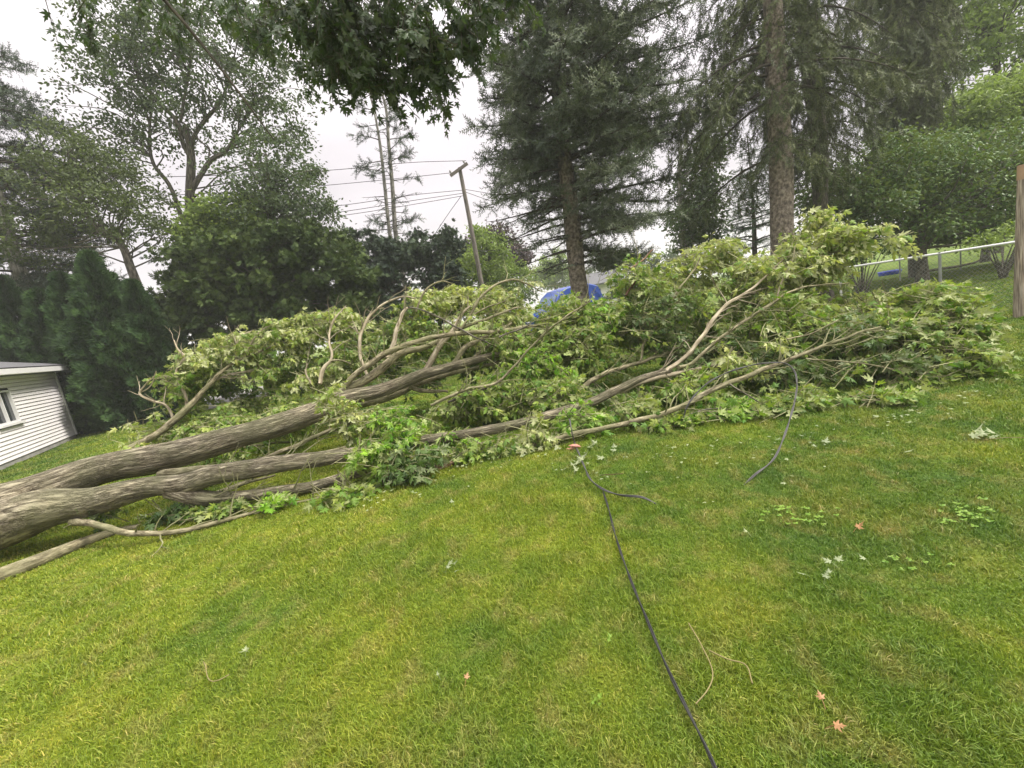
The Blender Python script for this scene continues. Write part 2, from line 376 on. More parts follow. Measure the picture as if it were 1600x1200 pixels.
# ---------------------------------------------------------------- ground
def build_ground():
    mb = MB()
    xs = np.unique(np.concatenate([np.linspace(-400, -30, 12), np.linspace(-30, 30, 121), np.linspace(30, 400, 12)]))
    ys = np.unique(np.concatenate([np.linspace(-60, -10, 8), np.linspace(-10, 40, 101), np.linspace(40, 600, 14)]))
    X, Y = np.meshgrid(xs, ys); Z = ground_z(X, Y)
    V = np.stack([X, Y, Z], -1).reshape(-1, 3); nx = len(xs)
    i, j = np.meshgrid(np.arange(len(ys) - 1), np.arange(nx - 1), indexing='ij'); i = i.ravel(); j = j.ravel()
    mb.add(V, np.stack([i * nx + j, i * nx + j + 1, (i + 1) * nx + j + 1, (i + 1) * nx + j], 1))
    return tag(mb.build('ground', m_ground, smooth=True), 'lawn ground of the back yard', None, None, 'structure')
def ground_z(X, Y):
    return .018 * np.sin(X * 1.1 + .6 * Y) + .014 * np.sin(Y * 1.7 - X * .5 + 1)
build_ground()
def gp(px, py, up=0.0):
    p = G(px, py); p[2] = float(ground_z(p[0], p[1])) + up; return p

def build_grass():
    mb = MB()
    n = 1350000
    q = rng.random(n); r0_, r1_, k = .75, 26., .38
    r = (r0_ ** k + q * (r1_ ** k - r0_ ** k)) ** (1 / k)
    a = rng.uniform(-1.25, 1.3, n)
    x = r * np.sin(a); y = r * np.cos(a) - .1
    keep = (y > .2) ; x, y, r = x[keep], y[keep], r[keep]; n = len(x)
    z = ground_z(x, y)
    p = np.stack([x, y, z * 0], 1)
    cl = nfun(p, 2.2, 1.0); cl2 = nfun(p, 7.0, 4.0)
    h = (.026 + .007 * cl + .007 * cl2) * rng.uniform(.6, 1.35, n); h = np.clip(h, .015, .10) * (1 + .02 * r)
    wd = .0016 * np.maximum(1, r / 2.0) ** .85 * rng.uniform(.7, 1.4, n)
    la = rng.uniform(0, 2 * pi, n) * .85 + 1.6 * nfun(p, 1.5, 9.0) + 1.6 * nfun(p, 9.0, 3.0)
    lean = np.abs(rng.normal(.55, .35, n)); ld = np.stack([np.cos(la), np.sin(la), 0 * la], 1)
    fa = rng.uniform(0, 2 * pi, n); sd_ = np.stack([np.cos(fa), np.sin(fa), 0 * fa], 1) * wd[:, None]
    b = np.stack([x, y, z - .003], 1)
    m1 = b + ld * (h * lean * .45)[:, None] + np.array([0, 0, 1.]) * (h * .62)[:, None]
    tp = b + ld * (h * lean * 1.25)[:, None] + np.array([0, 0, 1.]) * (h * np.clip(1.05 - .25 * lean, .5, 1))[:, None]
    V = np.stack([b - sd_, b + sd_, m1 + sd_ * .8, m1 - sd_ * .8, tp], 1)
    base = (np.arange(n) * 5)[:, None]
    mb.V.append(V.reshape(-1, 3)); mb.n += n * 5
    mb.Fs[4] = [base + np.array([0, 1, 2, 3])]; mb.Fs[3] = [base + np.array([3, 2, 4])]
    mb.UV[4] = [np.zeros((n * 4, 2))]; mb.UV[3] = [np.zeros((n * 3, 2))]
    tag(mb.build('grass', m_grass), 'short yellow green lawn grass with straw coloured blades', 'grass', None, 'stuff')
build_grass()

# ---------------------------------------------------------------- FALLEN MAPLE
fallen = empty('fallen_maple_tree', (-6.2, 4.6, 0), 'huge fallen leafy maple lying across the lawn with its grey trunk at the left', 'tree')
def trace(pts, Y0, Y1, Ys=None):
    """pts: (px,py,thick_px); returns 3D points and radii"""
    a = np.array([p[:2] for p in pts], float); th = np.array([p[2] for p in pts], float)
    if Ys is None:
        s = np.concatenate([[0], np.cumsum(np.hypot(*np.diff(a, axis=0).T))]); s /= s[-1]; Ys = Y0 + (Y1 - Y0) * s
    p3 = np.array([P(a[i, 0], a[i, 1], Ys[i]) for i in range(len(a))])
    r = np.array([th[i] / 2 / F * DEP(a[i, 0], a[i, 1], Ys[i]) for i in range(len(a))])
    return p3, r
def limb(pts, Y0, Y1, Ys=None, name='limb', m=None, parent=None, sides=10, rough=.06, jit=.0, n_per=6, label=None, pre=None):
    p3, r = trace(pts, Y0, Y1, Ys)
    if pre is not None:
        p3 = np.vstack([np.array([q[:3] for q in pre]), p3]); r = np.concatenate([[q[3] for q in pre], r])
    q = spline(np.column_stack([p3, r]), n_per)
    if name != 'trunk':
        q[:, 3] *= .9 if q[:, 3].mean() < .06 else 1.0
    k1 = rng.uniform(0, 6, 6); sL = np.concatenate([[0], np.cumsum(np.linalg.norm(np.diff(q[:, :3], axis=0), axis=1))])
    for c_ in range(3):
        q[1:-1, c_] += (np.minimum(.30 * q[1:-1, 3] + .003, .008) * (np.sin(sL[1:-1] * 5 + k1[c_]) + (.5 * np.sin(sL[1:-1] * 17 + k1[c_ + 3]) if q[:, 3].mean() < .05 else 0)))
    q[:, 3] *= 1 + .035 * np.sin(sL * 6 + k1[0]) * np.sin(sL * 2.7 + k1[1])
    q[:, 3] = np.maximum(q[:, 3], .003)
    q[:, 2] = np.maximum(q[:, 2], q[:, 3] * .55)
    if jit:
        k = rng.uniform(0, 6, 3); s = np.arange(len(q))
        q[:, 2] += jit * np.sin(s * .9 + k[0]) * .5; q[:, 0] += jit * np.sin(s * .7 + k[1])
    mb = MB(); tube(mb, q[:, :3], q[:, 3], sides, rough, seed=random.randint(0, 20))
    o = mb.build(name, m or m_limb, parent or fallen, True)
    if name == 'limb' and float(q[:, 3].mean()) < .075:
        tb = MB(); nt_ = int(sL[-1] / .17)
        for i in range(nt_):
            j = rng.integers(len(q) // 6, len(q) - 1); d0 = q[min(j + 1, len(q) - 1), :3] - q[j - 1, :3]; d0 = d0 / max(np.linalg.norm(d0), 1e-6)
            a0 = q[j, :3].copy(); Lt = rng.uniform(.15, .6); dd = d0 * .8 + rvec(1)[0] * .75 + np.array([0, 0, .2]); dd /= np.linalg.norm(dd); pp = [a0]
            for _ in range(5):
                dd = dd + rvec(1)[0] * .28; dd /= np.linalg.norm(dd); pp.append(pp[-1] + dd * Lt / 5)
            pp = np.array(pp); pp[:, 2] = np.maximum(pp[:, 2], .01); r_t = min(.010, q[j, 3] * .5)
            tube(tb, pp, np.linspace(r_t, .0025, 6), 5, 0, False)
            if Lt > .3:
                e_ = pp[3] + (dd + rvec(1)[0] * .8) * Lt * .3; e_[2] = max(e_[2], .01); tube(tb, np.array([pp[3], e_]), [r_t * .5, .002], 4, 0, False)
        if tb.n: tag(tb.build('twigs', m if m is m_pale else m_twig, o, True), kind='stuff')
    if label: o['label'] = label
    return o, q
# trunk, two great stems
limb([(0, 788, 62), (80, 759, 53), (160, 734, 47), (240, 716, 46), (296, 704, 42), (360, 687, 36), (420, 668, 34), (496, 644, 32), (547, 620, 24), (593, 610, 21), (633, 597, 20), (667, 583, 16), (713, 570, 13), (767, 557, 10), (840, 535, 8), (900, 505, 5)],
     0, 0, [4.75, 4.95, 5.2, 5.45, 5.6, 5.8, 6.0, 6.25, 6.4, 6.5, 6.6, 6.65, 6.75, 6.85, 7.1, 7.3], 'trunk', m_bark, sides=40, rough=.10, n_per=12,
     pre=[(-9.2, 3.6, .42, .40), (-8.0, 4.05, .46, .38)], label='thick upper trunk stem with furrowed bark')
limb([(0, 817, 78), (70, 796, 62), (140, 785, 46), (200, 768, 37), (240, 760, 32), (280, 759, 32), (340, 741, 30), (400, 731, 28), (460, 722, 25), (504, 717, 23), (556, 707, 20), (610, 698, 18), (657, 690, 17), (693, 684, 16), (743, 675, 15), (807, 664, 15), (880, 642, 14), (927, 628, 14), (960, 612, 13), (1000, 592, 11), (1047, 578, 9)],
     0, 0, [4.5, 4.55, 4.65, 4.7, 4.75, 4.8, 4.8, 4.85, 4.9, 4.95, 5.0, 5.0, 5.0, 5.02, 5.05, 5.1, 5.3, 5.4, 5.5, 5.6, 5.7], 'limb', m_bark, sides=32, rough=.08, n_per=10,
     pre=[(-8.4, 3.9, .34, .34)], label='long lower stem reaching through the whole crown')
limb([(262, 766, 26), (310, 776, 26), (350, 777, 20), (400, 774, 17), (440, 768, 17), (484, 760, 16), (540, 745, 13), (600, 735, 9)], 4.78, 4.75, None, 'limb', m_bark, sides=20, rough=.07, n_per=8)
limb([(250, 742, 14), (300, 735, 15), (360, 728, 13), (420, 721, 11), (476, 713, 9), (540, 700, 7)], 5.3, 5.3, None, 'limb', m_limb, sides=12)
limb([(330, 776, 8), (376, 757, 8), (404, 748, 5), (430, 742, 3)], 5.0, 5.5)
limb([(390, 726, 7), (412, 717, 7), (460, 697, 7), (493, 681, 7), (540, 665, 6), (600, 650, 4)], 5.8, 6.1)
limb([(380, 700, 4), (424, 692, 4), (452, 690, 3)], 6.6, 6.9)
# upper fan of limbs
limb([(500, 640, 14), (560, 633, 14), (607, 620, 14), (647, 602, 11), (700, 585, 9), (750, 573, 6), (800, 560, 4)], 6.55, 7.2)
limb([(640, 604, 7), (655, 609, 8), (677, 611, 7), (700, 612, 4)], 6.7, 6.9)
limb([(510, 628, 16), (543, 607, 15), (573, 593, 15), (607, 567, 14), (623, 553, 13), (660, 543, 10), (687, 533, 8), (720, 513, 7), (760, 498, 5), (810, 480, 3)], 6.4, 7.3, n_per=8)
limb([(540, 604, 10), (548, 592, 10), (573, 573, 10), (610, 548, 10), (647, 535, 9), (693, 525, 8), (733, 519, 8), (780, 518, 7), (840, 508, 5), (900, 497, 3)], 6.45, 7.0, n_per=8)
limb([(655, 590, 9), (667, 577, 10), (677, 557, 10), (693, 533, 9), (707, 517, 7), (718, 495, 5), (735, 478, 3)], 6.7, 7.1, m=m_pale)
limb([(700, 575, 7), (713, 563, 9), (723, 547, 9), (747, 533, 8), (767, 523, 6), (800, 505, 4)], 6.8, 7.2)
limb([(740, 560, 6), (765, 540, 6), (800, 530, 5), (850, 515, 3)], 6.9, 7.2)
limb([(575, 590, 5), (563, 560, 6), (565, 520, 6), (577, 497, 5), (593, 480, 4), (613, 468, 3.5), (637, 463, 2.5), (650, 466, 1.5)], 6.9, 7.6, m=m_pale)
limb([(605, 560, 7), (612, 543, 8), (620, 513, 7), (630, 490, 6), (637, 481, 4)], 6.8, 7.3, m=m_pale)
limb([(650, 487, 3), (660, 463, 3), (673, 447, 3), (690, 440, 2.5), (708, 443, 1.5)], 7.4, 7.6)
limb([(500, 600, 7), (507, 572, 7), (517, 563, 5), (515, 537, 4), (517, 510, 3), (527, 492, 2.5), (540, 478, 1.5)], 7.0, 7.8, m=m_pale)
limb([(517, 564, 4), (535, 563, 3), (548, 568, 2)], 7.1, 7.2)
limb([(486, 600, 3), (478, 580, 3), (480, 568, 2)], 7.2, 7.3, m=m_pale)
limb([(718, 515, 4), (733, 495, 5), (750, 467, 5), (773, 447, 4), (800, 437, 4), (820, 441, 3), (845, 455, 2)], 7.0, 7.5, n_per=8)
limb([(740, 492, 3), (765, 478, 3), (790, 470, 2)], 7.2, 7.4)
limb([(640, 480, 2.5), (673, 490, 3), (713, 510, 3), (745, 528, 3), (765, 538, 2)], 6.7, 6.6, m=m_darkbark)
limb([(780, 527, 3), (805, 517, 3), (827, 508, 2)], 6.5, 6.6, m=m_darkbark)
limb([(673, 633, 5), (707, 617, 5.5), (733, 608, 5.5), (773, 600, 5), (793, 583, 4.5), (823, 550, 4), (853, 520, 3.5), (887, 493, 3), (923, 470, 2)], 6.0, 6.2, n_per=8)
limb([(700, 628, 4), (740, 612, 3), (790, 602, 2.5)], 6.1, 6.3, m=m_darkbark)
# right side limbs from the long lower stem
limb([(1040, 580, 8), (1072, 558, 7), (1094, 529, 7), (1120, 492, 7), (1140, 474, 6), (1164, 459, 5), (1204, 424, 3), (1225, 405, 2)], 5.68, 6.6, m=m_pale, n_per=8)
limb([(1060, 574, 7), (1076, 569, 6), (1105, 544, 5), (1157, 507, 5), (1195, 480, 4.5), (1238, 455, 4), (1277, 446, 3), (1327, 442, 2)], 5.7, 6.1, n_per=8)
limb([(968, 612, 9), (1000, 598, 9), (1047, 585, 8), (1083, 577, 6), (1120, 573, 5), (1180, 572, 3)], 5.55, 5.9, label='pinkish brown limb with torn bark', m=m_pale)
limb([(1214, 470, 3), (1222, 440, 3), (1238, 405, 2.5), (1242, 385, 2)], 6.0, 6.3)
limb([(1000, 565, 4), (1006, 536, 4.5), (1043, 492, 4.5), (1050, 467, 4), (1065, 445, 3.5), (1087, 419, 2.5), (1095, 400, 1.5)], 6.5, 7.1)
limb([(905, 608, 8), (937, 588, 8), (970, 575, 7), (1017, 560, 6), (1054, 547, 5), (1083, 527, 3)], 6.2, 6.8)
limb([(985, 420, 3), (1005, 405, 3), (1020, 390, 2)], 7.4, 7.5, m=m_rot)
limb([(978, 462, 4), (992, 440, 4), (1012, 425, 3)], 7.2, 7.3, m=m_rot)
# long low branch in front
limb([(700, 712, 7), (750, 702, 7), (800, 699, 7), (850, 690, 9), (893, 680, 10), (944, 670, 9), (992, 657, 9), (1047, 643, 9), (1083, 628, 9), (1120, 606, 9), (1164, 588, 8), (1200, 574, 8), (1227, 566, 7), (1277, 545, 6), (1323, 526, 5), (1353, 515, 4), (1376, 511, 3)],
     0, 0, [5.0, 5.0, 4.95, 4.9, 4.85, 4.85, 4.85, 4.85, 4.85, 4.85, 4.85, 4.85, 4.85, 4.8, 4.8, 4.8, 4.8], n_per=6, label='long greenish branch low in front of the leaves')
limb([(690, 722, 3), (740, 716, 3), (790, 712, 2.5), (850, 702, 2)], 4.8, 4.85)
limb([(1060, 655, 2.5), (1105, 640, 2.5), (1133, 637, 2)], 4.75, 4.8, m=m_darkbark)
limb([(1140, 600, 3), (1180, 625, 2.5), (1210, 640, 2)], 4.8, 4.7, m=m_darkbark)
limb([(1259, 560, 2.5), (1330, 566, 2.5), (1420, 582, 2)], 4.8, 4.6)
limb([(1230, 530, 2.5), (1275, 518, 2.5), (1310, 500, 2)], 5.0, 5.1)
# back left branch
limb([(160, 722, 11), (204, 700, 12), (248, 676, 12), (292, 640, 11), (316, 612, 8), (348, 580, 6), (380, 560, 4.5), (404, 550, 3.5), (440, 532, 2)], 7.2, 8.2, n_per=7)
limb([(292, 640, 6), (290, 620, 5), (280, 602, 5), (276, 580, 5), (288, 556, 4), (278, 545, 3), (272, 532, 2)], 7.75, 8.0, m=m_pale, n_per=8)
limb([(270, 655, 5), (260, 634, 4.5), (236, 626, 4), (218, 614, 3.5), (228, 600, 2.5), (240, 588, 2)], 7.65, 7.7, m=m_pale)
limb([(218, 614, 2.5), (232, 605, 2), (244, 580, 1.5)], 7.7, 7.7, m=m_pale)
limb([(330, 596, 4), (360, 585, 4), (400, 580, 2.5), (430, 574, 2)], 7.9, 8.1, m=m_pale)
limb([(368, 566, 3), (370, 540, 3), (374, 528, 2.5), (392, 518, 2)], 8.0, 8.1, m=m_pale)
limb([(382, 558, 3), (394, 535, 3), (406, 518, 2.5), (424, 507, 1.5)], 8.0, 8.1, m=m_pale)
# low branch on the grass under the trunk
limb([(112, 816, 12), (160, 822, 11), (220, 833, 10), (280, 832, 9), (360, 818, 7), (392, 811, 6), (460, 798, 5), (520, 785, 4), (600, 770, 2)], 0, 0, [4.5, 4.35, 4.2, 4.25, 4.38, 4.45, 4.5, 4.55, 4.6], n_per=8, m=m_limb)
# separate fallen pieces
def lying(name, pts, label, cat, m, sides=10, rough=.08, n_per=8, kids=()):
    r3 = []
    for px, py, th in pts:
        p = gp(px, py); r = th / 2 / F * DEP(px, py, p[1]); p[2] += r * .8; r3.append([*p, r])
    q = spline(np.array(r3), n_per); mb = MB(); tube(mb, q[:, :3], q[:, 3], sides, rough, seed=3)
    for kpts in kids:
        k3 = [[*gp(a, b, .01), c / 2 / F * DEP(a, b, G(a, b)[1])] for a, b, c in kpts]
        q2 = spline(np.array(k3), n_per); tube(mb, q2[:, :3], q2[:, 3], 6, 0)
    o = mb.build(name, m, None, True, origin=tuple(q[0, :3])); return tag(o, label, cat)
lying('fallen_branch', [(-120, 960, 30), (0, 908, 24), (60, 882, 21), (120, 855, 17), (172, 834, 12), (215, 822, 8)], 'bare grey branch on the grass in the lower left corner below the trunk', 'branch', m_limb, 14)
lying('fallen_branch', [(575, 768, 4), (603, 758, 9), (647, 744, 9), (693, 734, 9), (727, 723, 8), (770, 711, 6), (790, 706, 4)], 'reddish brown dead branch lying on the lawn edge in front of the leaves', 'branch', m_rot, 12,
      kids=[[(647, 744, 4), (655, 735, 3), (660, 728, 2)]])

# foliage on the fallen tree
def fol_blob(parent, px, py, rx, ry, Y, rz, n, m, size=.085, droop=.5, tip=(1, 0, .25), tmpl=(MAPLE2_V, MAPLE2_F), twm=None, name='foliage', zmin=.02, perl=11, L=(.22, .5), twig=True, open_=.06):
    c = P(px, py, Y); dep = DEP(px, py, Y); R = np.array([rx / F * dep, rz, ry / F * dep])
    nt_ = max(3, int(n / perl))
    u = rvec(nt_) * (rng.random(nt_) ** .45)[:, None]
    base = c + u * R
    kk = float(px % 17)
    keep = nfun(base, 1.9, kk) > -open_ * 1.6
    base, u = base[keep], u[keep]; nt_ = len(base)
    if nt_ < 2: return
    dr = norm(u * .7 + np.array(tip) * .6 + rvec(nt_) * .6 + np.array([0, 0, -.15]))
    Ln = rng.uniform(L[0], L[1], nt_)
    pos = []; D = []; Nn = []; S = []
    tw = MB()
    start = base - dr * (Ln * .5)[:, None]
    s = np.linspace(.25, 1.0, perl)
    for k, sk in enumerate(s):
        sag = np.array([0, 0, -1.]) * (.25 * droop * Ln * sk ** 2)[:, None]
        pt = start + dr * (Ln * sk)[:, None] + sag
        side = norm(np.cross(dr, np.array([0, 0, 1.]) + rvec(nt_) * .3)) * (1 if k % 2 else -1)
        ld = norm(dr * .55 + side * (.9 if k < perl - 1 else .1) + np.array([0, 0, -droop * 1.3]) + rvec(nt_) * .55)
        pet = pt + ld * rng.uniform(.02, .05, nt_)[:, None] * (size / .085)
        pos.append(pet); D.append(ld)
        nn = norm(np.array([0, 0, .62]) + rvec(nt_) * 1.0 + np.array([0, -.3, 0])); nn[rng.random(nt_) < .36] *= -1
        Nn.append(nn); S.append(rng.uniform(.45, 1.35, nt_) * size * (1.1 - .25 * sk))
    pos = np.concatenate(pos); D = np.concatenate(D); Nn = np.concatenate(Nn); S = np.concatenate(S)
    lo = pos[:, 2] < zmin + .03
    pos[lo, 2] = zmin + .02 + rng.random(lo.sum()) * .07
    D[lo, 2] = np.maximum(D[lo, 2], -.15); D = norm(D)
    mb = MB(); stamp(mb, tmpl[0], tmpl[1], pos, frames(D, Nn), S, rng.uniform(-.75, .35, len(pos)))
    fo = mb.build(name, m, parent)
    if twig:
        for i in range(nt_):
            sg = np.array([[0, 0, 0], [0, 0, -.06 * droop * Ln[i]], [0, 0, -.25 * droop * Ln[i]]])
            q = start[i] + dr[i] * Ln[i] * np.array([[-.15], [.5], [1.0]]) + sg; q[:, 2] = np.maximum(q[:, 2], .01)
            tube(tw, q, [.006, .0045, .003], 3, 0, False)
        tag(tw.build('twigs', twm or m_twig, fo), kind='stuff')
    return fo
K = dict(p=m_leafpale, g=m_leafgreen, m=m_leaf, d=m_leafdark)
FB = [
 (240,655,38,34,8.0,.5,420,'p'),(285,600,40,36,8.1,.5,650,'m'),(335,555,50,36,8.3,.5,1000,'p'),(300,640,45,30,8.2,.4,500,'m'),(275,690,60,20,7.9,.5,500,'m'),
 (400,530,45,30,8.4,.5,900,'p'),(455,520,50,30,8.4,.5,1100,'p'),(440,575,60,34,8.3,.5,900,'m'),(510,505,36,26,8.3,.5,600,'p'),(560,500,40,28,8.3,.5,700,'p'),
 (390,625,60,18,7.9,.4,500,'m'),(500,590,40,35,7.6,.4,500,'p'),(560,560,50,40,8.0,.5,900,'m'),(620,505,40,35,8.0,.5,800,'m'),(660,475,45,26,8.1,.5,800,'p'),
 (720,465,50,28,8.1,.6,1000,'p'),(680,530,70,35,7.8,.5,1100,'m'),(640,585,60,25,7.4,.4,500,'d'),(760,500,60,35,7.6,.6,1300,'p'),(440,655,60,18,6.9,.4,450,'m'),(350,700,60,14,6.6,.3,300,'m'),
 (800,460,50,28,7.9,.6,1000,'p'),(820,520,70,38,7.0,.6,1700,'m'),(880,492,50,28,7.4,.5,1250,'m'),(850,565,80,38,6.7,.5,1800,'g'),(900,530,60,50,6.8,.6,1700,'m'),
 (938,495,45,28,7.5,.5,1000,'g'),(960,520,60,50,6.9,.6,1600,'m'),(740,625,70,28,6.2,.4,1100,'m'),(850,620,70,26,6.0,.35,1100,'m'),(930,590,50,26,6.3,.4,800,'d'),
 (1000,440,50,40,7.6,.7,1300,'m'),(1060,420,55,40,7.6,.7,1500,'p'),(1110,410,50,36,7.6,.7,1200,'p'),(1040,500,60,55,7.0,.6,1600,'d'),(1120,480,60,50,6.9,.6,1500,'m'),(1170,440,50,40,7.1,.6,1200,'p'),
 (1110,560,70,40,6.4,.5,1300,'d'),(1010,620,60,24,5.7,.35,800,'m'),(1080,600,60,20,5.6,.3,500,'m'),(850,668,42,26,4.95,.22,420,'p'),(800,690,40,18,4.95,.2,260,'p'),(900,655,40,18,5.1,.2,260,'g'),
 (1260,355,36,28,6.9,.5,600,'p'),(1270,400,50,40,6.7,.6,1200,'p'),(1325,368,38,15,6.5,.4,430,'p'),(1378,374,24,7,6.3,.3,110,'p'),(1215,430,50,45,6.6,.6,1200,'p'),(1230,500,70,50,6.2,.6,1700,'m'),
 (1300,476,60,24,6.2,.5,1100,'p'),(1370,484,60,22,5.9,.5,1000,'p'),(1430,475,50,36,5.5,.5,1100,'m'),(1470,520,50,45,5.1,.45,1200,'m'),(1445,462,46,22,5.6,.4,800,'p'),(1490,498,32,24,5.1,.35,550,'m'),(1498,548,22,36,4.7,.3,450,'m'),(1400,530,60,45,5.2,.45,1400,'m'),(1500,560,36,40,4.75,.35,700,'m'),
 (1310,540,70,50,5.4,.5,1600,'d'),(1230,570,60,40,5.5,.4,1000,'d'),(1380,590,80,40,4.75,.35,1500,'d'),(1460,590,50,28,4.5,.3,700,'m'),(1290,610,70,38,4.8,.3,1100,'m'),(1190,630,60,32,4.85,.25,900,'g'),(1240,650,60,24,4.5,.22,600,'m'),
 (1350,635,60,20,4.3,.2,500,'m'),(1120,655,50,22,4.75,.2,450,'g'),(1050,665,36,18,4.8,.15,260,'m'),(990,640,40,18,5.1,.2,260,'m'),(1180,545,60,36,5.6,.4,800,'p'),
 (450,560,70,42,9.0,.6,1100,'d'),(560,545,60,45,9.0,.6,1100,'d'),(650,550,60,40,8.8,.6,900,'d'),(380,600,50,26,8.8,.5,500,'d'),(330,585,50,30,8.8,.5,600,'d'),(740,560,60,30,8.0,.5,700,'d'),
 (210,690,50,14,7.6,.4,260,'p'),(330,668,70,20,7.2,.4,500,'m'),(430,652,60,20,7.0,.4,450,'m'),(250,672,50,20,7.8,.4,350,'m'),(700,655,50,20,6.0,.3,350,'m'),(790,645,60,20,5.8,.3,450,'m'),
 (520,622,26,30,5.9,.18,200,'p'),(545,655,34,30,5.6,.22,280,'p'),(500,690,20,40,5.1,.1,110,'p'),(590,655,50,26,5.5,.3,420,'g'),(650,650,50,24,5.5,.3,480,'g'),(600,700,52,36,4.85,.28,620,'g'),(560,725,46,30,4.6,.25,420,'m'),
 (545,765,46,22,4.35,.2,360,'m'),(640,725,44,24,4.55,.25,360,'d'),(680,690,40,18,5.0,.2,220,'g'),(590,690,30,18,4.6,.1,110,'p'),(710,715,60,14,4.8,.15,220,'m'),(760,700,40,10,4.9,.12,140,'m'),
 (250,800,80,12,4.75,.16,300,'d'),(170,803,50,10,4.6,.14,170,'d'),(330,803,60,10,4.6,.12,170,'m'),(420,790,40,10,4.5,.1,120,'g'),(180,818,30,8,4.2,.1,60,'d'),
]
for b in FB:
    big = b[4] < 5.6
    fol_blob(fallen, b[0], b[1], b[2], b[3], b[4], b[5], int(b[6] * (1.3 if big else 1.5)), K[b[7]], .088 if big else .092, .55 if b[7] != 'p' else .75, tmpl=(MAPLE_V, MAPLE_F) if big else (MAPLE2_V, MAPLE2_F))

# ---------------------------------------------------------------- standing trees
def crown_leaves(mb, blobs, n, size, clump=.32, per=34, tmpl=(LEAF_V, LEAF_F), gap=.25, droop=.35, seedk=0., upn=.8):
    vol = np.array([b[3] * b[4] * b[5] for b in blobs]) ** (2 / 3.); vol = vol / vol.sum()
    ctrs = []
    for b, v in zip(blobs, vol):
        k = max(2, int(n * v / per)); u = rvec(k) * (rng.random(k) ** .42)[:, None]
        c_ = np.array(b[:3]) + u * np.array(b[3:6]); keep = nfun(c_, 1.9, seedk) > -gap * 1.9 + .0
        ctrs.append(c_[keep])
    C_ = np.concatenate(ctrs); k = len(C_)
    idx = np.repeat(np.arange(k), per)
    cs = clump * rng.uniform(.6, 1.5, k)
    off = rng.normal(size=(len(idx), 3)) * np.array([1, 1, .62]) * cs[idx][:, None] * .62
    pos = C_[idx] + off
    D = norm(off * .8 / cs[idx][:, None] + rvec(len(idx)) * .9 + np.array([0, 0, -droop])); Nn = norm(rvec(len(idx)) + np.array([0, 0, upn]))
    stamp(mb, tmpl[0], tmpl[1], pos, frames(D, Nn), rng.uniform(.65, 1.3, len(idx)) * size, rng.uniform(-.25, .15, len(idx)))
    return C_
def wb(px, py, Y, rx, ry, rz):
    c = P(px, py, Y); d_ = DEP(px, py, Y); return (*c, rx / F * d_, rz, ry / F * d_)
def auto_branches(mb, path, ctrs, n, r0, sides=5):
    idx = rng.choice(len(ctrs), min(n, len(ctrs)), replace=False)
    for i in idx:
        c = ctrs[i]; d_ = np.linalg.norm(path[:, :3] - (c - np.array([0, 0, .8])), axis=1) + np.maximum(0, path[:, 2] - c[2] + .3) * 3
        j = int(np.argmin(d_)); a = path[j, :3]
        if np.linalg.norm(c - a) > 6: continue
        mid = (a + c) / 2 + rng.normal(size=3) * .12 * np.linalg.norm(c - a) + np.array([0, 0, .06]) * np.linalg.norm(c - a)
        q = spline(np.array([a, mid, c]), 4); rr = min(r0, path[j, 3] * .6)
        tube(mb, q, np.linspace(rr, .008, len(q)), sides, 0, False)
def tree(name, label, blobs, trunk, n, size, lm, bm=None, group='trees behind the fallen maple', nb=60, limbs=(), gap=.25, clump=.32, per=34, tmpl=(LEAF_V, LEAF_F), cat='tree', droop=.35, extra=None, br=.035, upn=.8):
    """trunk: list of (px,py,Y,thick_px) from base upward; first point is dropped to the ground"""
    t3 = []
    for px, py, Y, th in trunk: t3.append([*P(px, py, Y), th / 2 / F * DEP(px, py, Y)])
    t3 = np.array(t3)
    if t3[0, 2] > .05: t3 = np.vstack([[t3[0, 0], t3[0, 1], -.05, t3[0, 3] * 1.25], t3])
    root = empty(name, (t3[0, 0], t3[0, 1], 0), label, cat, group)
    q = spline(t3, 6); mb = MB(); tube(mb, q[:, :3], q[:, 3], 14, .05, seed=4)
    lq = []
    for lp in limbs:
        a = np.array([[*P(x, y, Y), th / 2 / F * DEP(x, y, Y)] for x, y, Y, th in lp]); s = spline(a, 5); lq.append(s)
    cb = MB(); ctrs = crown_leaves(cb, blobs, n, size, clump, per, tmpl, gap, droop, len(label) * .37, upn)
    path = np.vstack([q] + lq)
    auto_branches(mb, path, ctrs, nb, br)
    mb.build('trunk', bm or m_darkbark, root, True)
    for s in lq:
        m2 = MB(); tube(m2, s[:, :3], np.maximum(s[:, 3], .01), 9, .04); m2.build('limb', bm or m_darkbark, root, True)
    cb.build('crown', lm, root)
    return root

